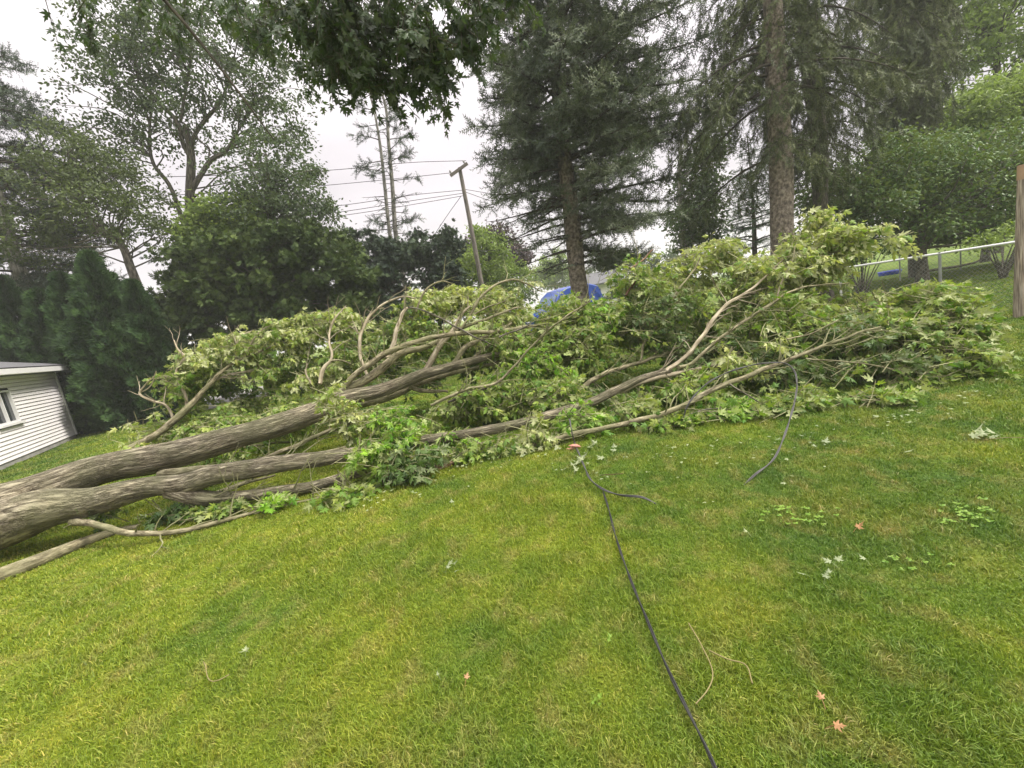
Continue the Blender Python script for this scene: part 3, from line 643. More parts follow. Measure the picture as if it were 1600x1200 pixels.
# big spreading tree left of centre
B1 = [wb(330,90,20.5,120,80,2.6), wb(190,60,20.5,90,60,2.2), wb(200,150,20.5,80,60,2.2), wb(300,190,20.5,110,50,2.2), wb(420,160,20.5,70,70,2), wb(260,20,20.5,120,60,2.5), wb(400,40,20.5,80,60,2.2),
      wb(160,210,20.5,60,40,1.8), wb(450,230,20.5,40,40,1.4), wb(240,120,20.5,70,50,2)]
tree('broadleaf_tree', 'tall spreading tree with forked grey trunk rising behind the rounded cedar', B1,
     [(293,400,20.5,15.0), (294,385,20.5,14.2), (297,300,20.5,12.8), (297,230,20.5,10.5), (290,200,20.5,8.2)], 95000, .15, m_broad, m_darkbark, nb=170, gap=-.20, clump=.34,
     limbs=[[(297,245,20.5,7.5),(286,224,20.5,6.8),(280,196,20.5,6.8),(240,152,20.5,5.2),(218,116,20.5,3.8),(200,60,20.5,2.2)],
            [(300,296,20.5,9.0),(316,270,20.5,7.5),(332,248,20.5,6.8),(348,240,20.5,6.0),(372,204,20.5,3.8),(400,160,20.5,2.2)],
            [(298,240,20.5,6.8),(304,212,20.5,6.0),(320,188,20.5,6.0),(344,160,20.5,4.5),(360,112,20.5,3.0),(372,60,20.5,1.5)],
            [(286,348,20.5,6.8),(264,288,20.5,6.0),(240,256,20.5,5.2),(234,200,20.5,3.8),(240,150,20.5,2.2)],
            [(282,192,20.5,4.5),(288,152,20.5,3.8),(296,112,20.5,3.0),(300,60,20.5,1.5)]])
B = [wb(100,300,18,90,60,2), wb(180,330,18,80,50,2), wb(60,370,18,60,50,1.8), wb(120,240,18.5,60,50,1.8), wb(200,270,18.5,60,40,1.8), wb(240,350,18,40,50,1.5)]
tree('broadleaf_tree', 'leaning many branched tree with dark leaves above the left end of the evergreen hedge', B,
     [(205,420,18,12),(188,380,18,10),(150,354,18,8),(125,322,18,6),(105,300,18,4)], 34000, .14, m_broad2, m_darkbark, nb=70, gap=-.14)
B = [wb(420,270,19,70,60,2), wb(470,300,19,50,50,1.8), wb(430,330,19,90,36,2), wb(380,300,19,50,40,1.8), wb(500,340,19,30,30,1.4)]
tree('broadleaf_tree', 'small slender tree with dark trunk right of the big forked tree', B,
     [(424,400,19,9),(426,330,19,8),(420,280,19,6),(415,240,19,4)], 28000, .14, m_broad, m_darkbark, nb=60, gap=-.12)
B = [wb(335,345,18.6,46,30,1.0), wb(370,330,18.6,40,30,1.0), wb(315,370,18.6,30,26,1.0)]
tree('broadleaf_tree', 'sunny yellow green tree glimpsed just behind the forked grey trunk', B, [(345,420,18.8,7),(346,370,18.8,6),(346,330,18.8,4)], 12000, .17, m_yel, nb=20, gap=.0)
# centre distance
B = [wb(770,375,34,36,22,2.5), wb(800,400,34,34,26,2.5), wb(790,425,34,45,26,2.5), wb(745,385,34,20,22,2)]
tree('broadleaf_tree', 'purple leaved tree behind the utility pole', B, [(785,455,34,5),(783,420,34,4),(780,390,34,3)], 15000, .24, m_purple, nb=30, gap=.0)
B = [wb(765,405,27,34,36,1.6), wb(790,435,27,45,30,1.8), wb(730,420,27,30,40,1.6), wb(745,370,27,16,16,1)]
tree('broadleaf_tree', 'light green bushy young tree just right of the utility pole', B, [(765,470,27,5),(765,430,27,4),(764,390,27,3)], 14000, .19, m_yel, nb=30, gap=.05)
B = [wb(865,415,70,30,24,4), wb(850,435,70,26,18,4), wb(885,440,70,26,16,3)]
tree('broadleaf_tree', 'hazy pale round tree far away behind the blue van', B, [(868,455,70,3),(867,430,70,2.5),(866,410,70,2)], 12000, .38, m_yel, nb=20, gap=.0)
B = [wb(935,425,60,26,24,3), wb(960,415,60,22,28,3), wb(1010,420,60,40,24,3), wb(1060,410,60,40,24,3)]
tree('broadleaf_tree', 'distant grey green tree line clump right of the tall blue spruce trunk', B, [(950,455,60,3),(950,430,60,2.5),(952,410,60,2)], 14000, .34, m_broad, nb=20, gap=.0)
B = [wb(1095,285,22,34,50,1.8), wb(1085,350,22,40,40,1.8), wb(1110,230,22,18,30,1.2)]
tree('broadleaf_tree', 'thin grey green tree with pale trunk between the two big spruces', B, [(1072,440,22,8),(1066,360,22,7),(1062,290,22,6),(1064,220,22,4)], 15000, .17, m_broad, m_greybark, nb=50, gap=.1)
# right side
B = [wb(1460,265,16,120,50,2.6), wb(1570,250,16.5,80,50,2.4), wb(1380,270,15.5,90,55,2.4), wb(1330,320,15,60,45,2), wb(1480,310,15.5,130,50,2.6), wb(1580,290,16,70,60,2.4), wb(1430,360,15,90,22,1.8), wb(1540,350,15.5,70,22,2),
     wb(1640,270,16.5,80,60,2.6), wb(1290,300,16,40,40,1.8)]
tree('broadleaf_tree', 'broad low branching dark green tree shading the neighbouring lawn at right', B,
     [(1441,425,14.6,16),(1439,395,14.6,14),(1440,365,14.6,13),(1445,320,15,9)], 125000, .125, m_deep, m_darkbark, nb=120, gap=.0, clump=.30, br=.05,
     limbs=[[(1440,392,14.6,10),(1420,372,14.6,8),(1400,355,14.7,6),(1370,330,14.8,4)], [(1441,388,14.6,10),(1462,365,14.7,8),(1480,340,14.8,6),(1510,300,15,4)], [(1440,370,14.6,9),(1442,340,14.7,8),(1452,290,15,5)]])
B = [wb(1540,170,19,80,46,2.4), wb(1480,200,19,50,36,2), wb(1600,160,19,70,46,2.4), wb(1440,215,19,40,26,1.6)]
tree('broadleaf_tree', 'bright yellow green crown above and behind the dark tree at right', B, [(1540,400,19,12),(1540,300,19,11),(1542,200,19,8)], 26000, .17, m_yel, nb=50, gap=.05, upn=1.2)  # sunlit top of the dark tree, its light put into paler leaves
B = [wb(1540,40,23,90,70,2.6), wb(1480,80,23,60,60,2.4), wb(1600,60,23,80,90,2.8), wb(1520,-50,23,120,70,3), wb(1630,120,23,60,60,2.4), wb(1440,20,23,50,70,2.2)]
tree('broadleaf_tree', 'soft hazy green tree filling the top right corner', B, [(1560,400,23,12),(1560,200,23,10),(1556,60,23,8)], 44000, .2, m_yel, nb=70, gap=-.05)
B = [wb(1560,368,12.5,42,18,1.0), wb(1595,362,12.5,40,20,1.0)]
def shrub(label, blobs, n, size, m, px, py, Y, name='shrub', tmpl=(LEAF_V, LEAF_F), clump=.2, gap=-.2, group='shrubs behind the fence'):
    c = P(px, py, Y); root = empty(name, (c[0], c[1], 0), label, 'shrub', group)
    cb = MB(); ct = crown_leaves(cb, blobs, n, size, clump, 24, tmpl, gap, .2, 1.1); cb.V = [np.column_stack([v[:, 0], v[:, 1], np.maximum(v[:, 2], .02)]) for v in cb.V]
    tb = MB(); base = np.array([c[0], c[1], 0])
    for i in rng.choice(len(ct), min(14, len(ct)), replace=False):
        q = spline(np.array([base + rng.normal(size=3) * [.1, .1, 0], (base + ct[i]) / 2 + [0, 0, .1], ct[i]]), 4); tube(tb, q, np.linspace(.025, .006, len(q)), 5, 0, False)
    tb.build('stem', m_darkbark, root); cb.build('foliage', m, root); return root
shrub('low light green spreading shrub behind the fence beside the wooden post', B, 7000, .10, m_yel, 1565, 380, 12.5)
shrub('dark shrub on the neighbouring lawn behind the fence under the dark tree', [wb(1350,395,13,34,16,.7), wb(1325,405,13,24,16,.6)], 3500, .10, m_deep, 1345, 410, 13)

# cedar and juniper masses behind
def cone_blobs(px, py0, py1, Y, w_px, n=7):
    bl = []
    for i in range(n):
        t_ = i / (n - 1); y = py0 + (py1 - py0) * t_; x = px - (py0 - y) * .0
        rr = w_px * (1 - t_ ** 1.6 * .82); bl.append(wb(x, y, Y, rr, abs(py1 - py0) / n * .95, rr / F * Y))
    return bl
CT = (FAN_V, FAN_F)
B = [wb(400,440,18,120,60,2.2), wb(330,450,18,90,70,2), wb(470,430,18,90,60,2.2), wb(400,390,18,110,34,2), wb(480,380,18,60,30,1.8), wb(330,400,18,60,30,1.6), wb(540,430,18,40,60,1.6), wb(420,510,17.5,170,40,2), wb(290,500,17.5,60,60,1.6), wb(540,500,18,60,50,1.8)]
tree('cedar_tree', 'very wide rounded olive green cedar behind the left half of the fallen crown', B, [(410,560,18,12),(410,500,18,11),(412,430,18,8)], 84000, .19, m_cedar, nb=90, tmpl=CT, gap=-.02, clump=.22, per=44, droop=-.1)
B = [wb(610,450,21,46,50,1.6), wb(580,480,21,50,40,1.6), wb(615,400,21,26,30,1.2), wb(640,490,21,60,30,1.6)]
tree('juniper_tree', 'dark ragged juniper below the two bare topped spruce trunks', B, [(612,540,21,8),(612,470,21,7),(612,390,21,4)], 26000, .17, m_cedardark, nb=40, tmpl=CT, gap=-.1, clump=.22, per=30)
B = [wb(690,430,22,34,46,1.5), wb(660,400,22,26,40,1.4), wb(700,380,22,22,22,1.2), wb(690,480,22,50,26,1.5)]
tree('juniper_tree', 'dark bushy juniper just left of the utility pole', B, [(688,520,22,7),(688,460,22,6),(684,390,22,4)], 24000, .17, m_cedardark, nb=40, tmpl=CT, gap=-.1, clump=.22, per=30)
B = [wb(560,430,24,30,50,1.5), wb(545,390,24,22,34,1.3), wb(590,400,24,26,40,1.3)]
tree('juniper_tree', 'narrow grey green juniper peeking between the wide cedar and the bare spruces', B, [(562,520,24,6),(562,450,24,5),(560,380,24,3)], 16000, .17, m_cedardark, nb=30, tmpl=CT, gap=-.1, clump=.22, per=30)
B = [wb(740,470,30,60,18,1.6), wb(800,465,30,50,16,1.6), wb(990,455,30,50,14,1.5), wb(1050,450,30,60,14,1.5)]
shrub('long low scrubby hedge under the utility pole and spruce trunk', B, 12000, .2, m_broad, 800, 480, 30, 'hedge', gap=.0, clump=.3, group='hedges behind the fallen maple')

# arborvitae row by the garage
def arbor(label, px, pyt, pyb, Y, wpx, n=17000):
    bt = P(px, pyb, Y); tp = P(px, pyt, Y); x, y = bt[0], bt[1]
    # stand it vertical at its base
    H = tp[2]; R0 = wpx / F * DEP(px, pyb, Y)
    root = empty('arborvitae', (x, y, 0), label, 'tree', 'arborvitae row beside the garage')
    tt = rng.random(n) ** .9; a = rng.uniform(0, 2 * pi, n)
    prof = np.where(tt < .25, .85 + .6 * tt, 1.0 * (1 - ((tt - .25) / .75) ** 1.7)) + .03
    k = px * .1
    bump = 1 + .22 * np.sin(5 * a + 9 * tt + k) + .14 * np.sin(3 * a - 17 * tt + k * 2) + .1 * np.sin(9 * a + 31 * tt)
    rr = R0 * prof * bump * (1 - .45 * rng.random(n) ** 2.2)
    pos = np.stack([x + rr * np.cos(a), y + rr * np.sin(a), .05 + tt * H], 1)
    nn_ = nfun(pos, 4.6, px * .3); kp = (nn_ > -.25) | (rng.random(n) < .25); pos, a, nn_ = pos[kp], a[kp], nn_[kp]; n = len(pos)
    pos[:, :2] = np.array([x, y]) + (pos[:, :2] - [x, y]) * (1 + .14 * nn_)[:, None]; pos[:, 2] += .10 * nn_; pos[:, 2] = np.maximum(pos[:, 2], .03)
    outw = np.stack([np.cos(a), np.sin(a), 0 * a], 1)
    D = norm(outw * .8 + np.array([0, 0, .45]) + rvec(n) * .6); Nn = norm(np.cross(outw, [0, 0, 1.]) + rvec(n) * .6)
    mb = MB(); stamp(mb, FAN_V, FAN_F, pos, frames(D, Nn), rng.uniform(.12, .30, n))
    tb = MB(); tube(tb, np.array([[x, y, -.05], [x, y, H * .5], [x, y, H * .93]]), [.09, .06, .02], 8)
    tb.build('trunk', m_darkbark, root, True); mb.build('crown', m_arbor, root)
arbor('arborvitae with its lower half hidden by the garage roof, leftmost of its row', 25, 440, 640, 16.5, 40)
arbor('narrow arborvitae standing right behind the garage roof end', 75, 425, 640, 16.8, 34)
arbor('arborvitae rising just right of the garage corner', 125, 445, 650, 16.6, 36)
arbor('arborvitae between the garage corner and the tallest of the row', 165, 420, 640, 16.4, 36)
arbor('tallest and broadest arborvitae with rounded top left of the cedar', 215, 388, 640, 16.0, 46, 26000)
arbor('squat arborvitae at the right end of its row touching the cedar', 268, 440, 640, 16.0, 34)
arbor('slim dark arborvitae filling the gap behind the tallest one', 190, 440, 640, 17.6, 44)

# ---------------------------------------------------------------- conifers
def conifer(name, label, base, H, trunk_pts, z0, z1, Lfun, nb, m, bm, up=.15, droop=.35, tipup=.15, hang=.0, spray=.24, dens=1.0, az=None, tr=(.27, .05), twl=.55, bare=.0, dead=None, tstep=.14, sstep=.11):
    root = empty(name, (base[0], base[1], 0), label, 'tree', 'tall conifers behind the fallen maple')
    tb = MB(); wbm = MB(); q = spline(trunk_pts, 6); tube(tb, q[:, :3], q[:, 3], 18, .05, seed=2)
    pos = []; D = []; S = []
    zs = np.sort(z0 + (z1 - z0) * rng.random(nb))
    for k_, z in enumerate(zs):
        j = int(np.argmin(abs(q[:, 2] - z))); ax = q[j, :3]
        a = (az() if az else k_ * 2.399 + rng.normal() * .3)
        L_ = Lfun(z, a) * rng.uniform(.72, 1.12)
        if L_ < .2: continue
        o_ = np.array([cos(a), sin(a), 0.])
        upk = up + rng.normal() * .06
        s = np.linspace(0, 1, 9)
        zz = L_ * (upk * s - droop * s ** 2 + tipup * s ** 3)
        side0 = np.array([-sin(a), cos(a), 0.]); bend = rng.normal() * .12
        pl = ax + o_ * (s * L_)[:, None] + side0 * (bend * L_ * s ** 2)[:, None]; pl[:, 2] = z + zz
        tube(wbm, pl, np.linspace(.012 + .014 * L_, .006, 9), 5, 0, False)
        isdead = dead is not None and dead(z, a)
        st = bare if not isdead else .15
        nt_ = int(L_ * (1 - st) / tstep)
        for i in range(nt_):
            sk = st + (1 - st) * (i + .5) / max(nt_, 1); b_ = np.array([np.interp(sk, s, pl[:, c_]) for c_ in range(3)])
            sg = 1 if i % 2 else -1
            tl = (twl * L_ * .45 * (1 - sk) + .22) * rng.uniform(.6, 1.2); tl = min(tl, .95)
            if hang: tl = rng.uniform(.35, .5 + hang)
            dd = o_ * rng.uniform(.3, .8) + side0 * sg * rng.uniform(.5, 1) + np.array([0, 0, rng.uniform(-.35, .12)])
            if hang: dd = dd * .35 + np.array([0, 0, -1.]) * hang
            dd = dd / np.linalg.norm(dd)
            tube(wbm, np.array([b_, b_ + dd * tl]), [.007, .004], 3, 0, False)
            if isdead: 
                if rng.random() > .25: continue
            ns = max(2, int(tl / sstep * dens))
            f = (rng.random(ns)[:, None]) ** .8
            pp = b_ + dd * tl * f
            dv = norm(dd * .8 + rvec(ns) * .75 + (np.array([0, 0, -.35]) if hang else np.array([0, 0, .12])))
            pos.append(pp); D.append(dv); S.append(rng.uniform(.7, 1.25, ns) * spray)
        if not isdead:
            ns = int(L_ * (1 - st) / .07 * dens); sk = st + (1 - st) * rng.random(ns)
            pp = np.stack([np.interp(sk, s, pl[:, c_]) for c_ in range(3)], 1)
            pos.append(pp); D.append(norm(o_ * .7 + rvec(ns) * .8)); S.append(rng.uniform(.7, 1.2, ns) * spray)
    pos = np.concatenate(pos); D = np.concatenate(D); S = np.concatenate(S); n = len(pos)
    mb = MB(); stamp(mb, SPRAY_V, SPRAY_F, pos, frames(D, rvec(n, .5)), S)
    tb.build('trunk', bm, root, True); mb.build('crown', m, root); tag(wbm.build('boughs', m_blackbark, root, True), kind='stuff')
    return root
def tp_(pts):
    a = np.array([[*P(x, y, Y), th / 2 / F * DEP(x, y, Y)] for x, y, Y, th in pts])
    return np.vstack([[a[0, 0], a[0, 1], -.05, a[0, 3] * 1.2], a])
# blue spruce in the centre
T = tp_([(905,450,14,27),(893,340,14,25),(880,230,14,22),(870,130,14,18),(862,20,14,14)]); T = np.vstack([T, [T[-1, 0] - .1, 14, 15.5, .04]])
def Lbs(z, a):
    base_ = np.interp(z, [2.2, 3.2, 4.5, 7, 9, 11, 15], [1.6, 2.6, 3.1, 3.2, 2.9, 2.6, .5])
    return base_ * (1 + .22 * cos(a)) * (1.0 if cos(a) > -.3 or z > 4.0 else .85)
conifer('blue_spruce_tree', 'tall dense blue grey spruce with a bare lower trunk in the centre', T[0], 15, T, 2.6, 15.2, Lbs, 250, m_blue, m_sprucebark, up=.12, droop=.42, tipup=.25, spray=.36, twl=.6, bare=.2, dens=1.5,
        dead=lambda z, a: z < 4.6 and cos(a) < .15, tstep=.13)
# norway spruce to the right
T = tp_([(1222,372,13,33),(1220,250,13,33),(1214,130,13,30),(1207,10,13,27)]); T = np.vstack([T, [T[-1, 0] - .1, 13, 15, .05]])
def Lns(z, a):
    return np.interp(z, [3.4, 4.6, 5.6, 7, 8.4, 10, 12, 15], [1.6, 2.9, 3.3, 2.7, 1.7, 1.6, 1.5, .5]) * (1 - .1 * cos(a)) * (.3 if sin(a) < -.55 else 1)
conifer('norway_spruce_tree', 'big spruce with thick reddish brown trunk and drooping boughs right of centre', T[0], 15, T, 4.2, 14.8, Lns, 88, m_norway, m_sprucebark, up=.25, droop=.85, tipup=.22, hang=.5, spray=.30, dens=1.7, bare=.3, tstep=.13)
T = tp_([(1282,330,14.5,20),(1278,200,14.5,24),(1262,90,14.5,22),(1250,0,14.5,20)]); T = np.vstack([T, [T[-1, 0], 14.5, 14.5, .05]])
conifer('norway_spruce_tree', 'darker spruce with hanging boughs close behind the thick reddish trunk', T[0], 15, T, 4.8, 14.4, lambda z, a: np.interp(z, [4.5, 6, 9, 12, 14.5], [1.2, 1.8, 2.6, 2.0, .5]), 60, m_norway, m_darkbark, up=.2, droop=.9, tipup=.1, hang=.8, spray=.3, bare=.2, tstep=.13, dens=1.6)
T = tp_([(1425,330,18,12),(1420,200,18,14),(1412,90,18,13),(1405,0,18,12)]); T = np.vstack([T, [T[-1, 0], 18, 17.5, .05]])
conifer('norway_spruce_tree', 'curtain like weeping spruce of hanging grey green boughs in front of the yellow crown', T[0], 17, T, 5.6, 17.2, lambda z, a: np.interp(z, [5, 7, 10, 14, 17], [.7, 1.2, 1.7, 1.8, .5]), 150, m_norway, m_darkbark, up=.15, droop=.9, tipup=.0, hang=.9, spray=.3, bare=.05, tstep=.10, dens=1.6)
# spruce at the left edge
T = tp_([(45,470,19,20),(22,400,19,18),(2,330,19,17),(-20,250,19,15),(-60,120,19,12)])
T = np.vstack([T, [T[-1, 0] - .3, 19, 19, .05]])
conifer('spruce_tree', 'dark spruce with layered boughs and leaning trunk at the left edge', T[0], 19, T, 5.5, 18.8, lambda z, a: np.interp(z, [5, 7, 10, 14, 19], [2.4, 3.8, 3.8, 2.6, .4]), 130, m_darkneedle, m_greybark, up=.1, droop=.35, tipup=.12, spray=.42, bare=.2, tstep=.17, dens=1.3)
lim2 = tp_([(20,440,12.4,18),(5,370,12.4,17),(-15,290,12.4,15)])
# two thin half bare spruces
for lab, pts, hz in (('thin half bare spruce, left of a close pair of bare trunks near the utility pole', [(609,365,27,5.5),(601,290,27,5),(593,220,27,4),(586,180,27,3)], -1), ('thin half bare spruce, right of a close pair of bare trunks near the utility pole', [(618,362,27.6,7),(613,290,27.6,6),(607,220,27.6,5),(603,170,27.6,4)], 1)):
    T = tp_(pts); T = np.vstack([T, [T[-1, 0] - .2, 27, 16.5, .03]])
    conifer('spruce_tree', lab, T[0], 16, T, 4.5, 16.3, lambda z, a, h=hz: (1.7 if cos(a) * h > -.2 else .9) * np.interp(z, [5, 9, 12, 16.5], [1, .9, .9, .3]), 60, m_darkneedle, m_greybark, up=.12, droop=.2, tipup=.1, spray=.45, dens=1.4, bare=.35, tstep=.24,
            dead=lambda z, a, h=hz: (cos(a) * h < .2) or (8 < z < 9.5))
# small soft fir
T = tp_([(1180,420,19,8),(1178,350,19,6),(1175,300,19,3)]); T = np.vstack([T, [T[-1, 0], 19, 6.8, .02]])
conifer('fir_tree', 'small soft green fir left of the thick reddish spruce trunk', T[0], 7, T, .8, 6.7, lambda z, a: np.interp(z, [.5, 3, 6.8], [2.0, 1.5, .15]), 90, m_fir, m_darkbark, up=.2, droop=.25, tipup=.1, spray=.24, bare=.1, tstep=.17)

# ---------------------------------------------------------------- overhanging maple (trunk stands behind the camera)
om = empty('overhanging_maple_tree', (-4.6, -1.6, 0), 'nearby maple whose dark leafy boughs hang into the top of the view', 'tree')
mb = MB(); q = spline(np.array([[-4.6, -1.6, -.1, .34], [-4.5, -1.5, 2.5, .28], [-4.3, -1.2, 5.2, .24], [-4.2, -1.0, 8.0, .15]]), 8); tube(mb, q[:, :3], q[:, 3], 24, .08); mb.build('trunk', m_bark, om, True)
for pts in ([[-4.3, -1.1, 5.4, .14], [-3.2, 1.2, 7.0, .07], [-1.9, 3.4, 5.9, .035], [-1.2, 4.6, 4.8, .018], [-.95, 4.8, 4.1, .008]], [[-4.3, -1.1, 5.0, .12], [-4.2, 1.8, 7.0, .06], [-3.3, 4.0, 6.2, .03], [-2.6, 5.1, 5.0, .016], [-2.1, 5.3, 3.9, .007]],
            [[-4.25, -1.0, 6.2, .12], [-5.0, 2.0, 7.0, .08], [-5.2, 4.6, 6.6, .05], [-5.1, 5.6, 6.0, .02]]):
    q = spline(np.array(pts), 6); mb = MB(); tube(mb, q[:, :3], q[:, 3], 9, .05); mb.build('limb', m_blackbark, om, True)
OB = [(560,30,90,46,4.6,.7,1000),(500,55,34,28,4.6,.4,260),(545,88,40,30,4.5,.4,400),(598,112,30,34,4.5,.35,330),(650,70,46,44,4.5,.45,480),(688,95,18,40,4.5,.25,190),(730,30,40,30,4.6,.4,330),(470,10,80,40,4.8,.7,420),(620,-20,160,50,4.6,.9,900),
      (470,90,16,26,5.2,.3,80),(440,60,28,24,5.3,.4,130),(400,20,40,30,5.3,.5,200),(780,-10,60,24,4.8,.4,260),(300,-30,160,40,5.6,.8,460),(130,30,40,26,5.8,.4,130)]
for b in OB:
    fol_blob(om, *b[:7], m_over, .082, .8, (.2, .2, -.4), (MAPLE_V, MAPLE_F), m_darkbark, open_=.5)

# ---------------------------------------------------------------- garage
m_siding = simple('white_vinyl_siding', (.80, .765, .77), .45, .4, var=.04, scale=2)
m_trim = simple('white_trim', (.74, .73, .72), .4, .4, var=.03)
m_shingle = simple('grey_shingle', (.12, .12, .125), .9, .2, var=.35, scale=18)
m_glass = simple('dark_window_glass', (.03, .035, .04), .08, .6, var=.1)
m_conc = simple('concrete', (.30, .29, .27), .9, .2, var=.2, scale=4)
m_gutter = simple('grey_shadow_board', (.35, .34, .34), .6)
def build_garage():
    c0 = G(120, 684); c0[2] = 0
    # direction of the visible wall: its level lines run to the vanishing point at (423,554)
    dv = _f + (423 - 800) / F * _r + (600 - 554) / F * _u; dv[2] = 0; dv /= np.linalg.norm(dv)
    a = -dv                                  # along the wall toward the camera's left
    n = np.array([-a[1], a[0], 0]);
    if np.dot(n, -c0) < 0: n = -n            # outward normal, to the camera
    root = empty('garage', tuple(c0), 'white vinyl sided garage with grey roof at the left edge', 'garage')
    H = 2.32; Ln = 8.0; W = 5.5
    def pt(s, o_, z): return c0 + a * s + n * o_ + np.array([0, 0, z])
    # lapped siding, front wall and far end wall
    rows = 21; h0 = .12; rh = (H - h0) / rows
    mb = MB()
    ws, we, wz0, wz1 = 3.25, 4.35, 1.05, 1.95
    def lap(p0, p1, nn, z, hh):
        g_ = .017
        V = [p0 + nn * .034 + [0, 0, z + g_], p1 + nn * .034 + [0, 0, z + g_], p1 + nn * .010 + [0, 0, z + hh], p0 + nn * .010 + [0, 0, z + hh], p0 - nn * .02 + [0, 0, z + g_], p1 - nn * .02 + [0, 0, z + g_],
             p0 - nn * .02 + [0, 0, z], p1 - nn * .02 + [0, 0, z], p0 + nn * .010 + [0, 0, z], p1 + nn * .010 + [0, 0, z]]
        mb.add(np.array(V), [[0, 1, 2, 3], [4, 5, 1, 0], [6, 7, 5, 4], [8, 9, 7, 6]])
    for i in range(rows):
        z = h0 + i * rh
        segs = [(0.05, Ln)] if (z + rh < wz0 or z > wz1) else [(0.05, ws), (we, Ln)]
        for s0, s1 in segs: lap(c0 + a * s0, c0 + a * s1, n, z, rh)
        lap(c0 - n * .05, c0 - n * W, -a, z, rh); lap(c0 + a * Ln - n * .05, c0 + a * Ln - n * W, a, z, rh)
        lap(c0 - n * W, c0 + a * Ln - n * W, -n, z, rh)
    mb.build('wall', m_siding, root)
    R = np.column_stack([a, n, [0, 0, 1]])
    for o_ in (.015, -W):
        cb = MB(); box(cb, pt(.03, o_, h0 / 2 + H / 2), (.08, .08, H - h0), R); cb.build('corner_trim', m_trim, root)
    fb = MB(); box(fb, pt(Ln / 2, -W / 2, .06), (Ln + .01, W + .01, .12), R); fb.build('foundation', m_conc, root)
    # window
    wf = MB(); t_ = .05
    for (s0, s1, z0, z1) in ((ws, we, wz1 - t_, wz1), (ws, we, wz0, wz0 + t_), (ws, ws + t_, wz0 + t_, wz1 - t_), (we - t_, we, wz0 + t_, wz1 - t_), ((ws + we) / 2 - .02, (ws + we) / 2 + .02, wz0 + t_, wz1 - t_)):
        box(wf, pt((s0 + s1) / 2, .0, (z0 + z1) / 2), (s1 - s0, .09, z1 - z0), R)
    wo = wf.build('window', m_trim, root)
    gb = MB(); box(gb, pt((ws + we) / 2, -.03, (wz0 + wz1) / 2), (we - ws, .02, wz1 - wz0), R); gb.build('pane', m_glass, wo)
    sb = MB(); box(sb, pt((ws + we) / 2, .05, wz0 - .03), (we - ws + .14, .11, .055), R); sb.build('sill', m_trim, wo)
    # hip roof
    e = .42; zr = H + .02; rz = H + 1.15
    cs = [pt(-e, e, zr + .17), pt(Ln + e, e, zr + .17), pt(Ln + e, -W - e, zr + .17), pt(-e, -W - e, zr + .17)]
    r1 = pt(W / 2, -W / 2, rz); r2 = pt(Ln - W / 2, -W / 2, rz)
    rb = MB(); V = np.array(cs + [r1, r2]); rb.add(V, [[0, 1, 5, 4], [2, 3, 4, 5]]); rb.add(V, [[1, 2, 5], [3, 0, 4]]); rb.add(V[:4] - [0, 0, .03], [[3, 2, 1, 0]])
    rb.build('roof', m_shingle, root)
    fb = MB()
    for p0, p1, nn in ((cs[0], cs[1], n), (cs[1], cs[2], a), (cs[2], cs[3], -n), (cs[3], cs[0], -a)):
        mid = (p0 + p1) / 2; L_ = np.linalg.norm(p1 - p0); dr = (p1 - p0) / L_
        box(fb, mid - nn * .012 + np.array([0, 0, -.105]), (L_ - .03, .022, .15), np.column_stack([dr, np.cross([0, 0, 1], dr), [0, 0, 1]]))
    fb.build('fascia', m_trim, root)
    sb = MB(); V = np.array(cs) - [0, 0, .16]; sb.add(V, [[3, 2, 1, 0]]); sb.build('soffit', m_trim, root)
build_garage()

# ---------------------------------------------------------------- far house, van, driveway
def build_house():
    c = P(946, 455, 40); x0, y0 = c[0], 40.
    root = empty('house', (x0, y0, 0), 'small white house far behind the blue van', 'house')
    wl = MB(); H = 2.5; W, D_ = 3.4, 6.0
    V = np.array([[x0 - W/2, y0, 0], [x0 + W/2, y0, 0], [x0 + W/2, y0 + D_, 0], [x0 - W/2, y0 + D_, 0], [x0 - W/2, y0, H], [x0 + W/2, y0, H], [x0 + W/2, y0 + D_, H], [x0 - W/2, y0 + D_, H]])
    wl.add(V, [[0, 1, 5, 4], [1, 2, 6, 5], [2, 3, 7, 6], [3, 0, 4, 7]])
    wl.add(np.array([[x0 - W/2, y0, H], [x0 - W/2, y0 + D_, H], [x0 - W/2, y0 + D_/2, H + 1.0], [x0 + W/2, y0, H], [x0 + W/2, y0 + D_, H], [x0 + W/2, y0 + D_/2, H + 1.0]]), [[0, 1, 2], [3, 5, 4]])
    wl.build('wall', m_siding, root)
    rf = MB(); o_ = .4
    for s in (0, 1):
        ye = y0 - o_ if s == 0 else y0 + D_ + o_; zt = H + 1.05; ze = H - .08
        A = np.array([[x0 - W/2 - o_, ye, ze], [x0 + W/2 + o_, ye, ze], [x0 + W/2 + o_, y0 + D_/2, zt], [x0 - W/2 - o_, y0 + D_/2, zt]])
        rf.add(np.vstack([A, A + [0, 0, .14]]), [[0, 1, 2, 3], [7, 6, 5, 4], [0, 4, 5, 1], [1, 5, 6, 2], [2, 6, 7, 3], [3, 7, 4, 0]])
    rf.build('roof', m_shingle, root)
    for dx in (-.9, .9):
        f_ = MB(); box(f_, (x0 + dx, y0 - .03, 1.55), (1.1, .08, 1.3)); fo = f_.build('window', m_trim, root)
        p_ = MB(); box(p_, (x0 + dx, y0 - .075, 1.55), (.94, .02, 1.14)); p_.build('pane', m_glass, fo)
build_house()
m_blue_paint = simple('blue_van_paint', (.03, .07, .30), .3, .5, var=.05)
m_tyre = simple('tyre_rubber', (.02, .02, .02), .8); m_steel = simple('bright_steel', (.5, .5, .5), .35, .5, .7)
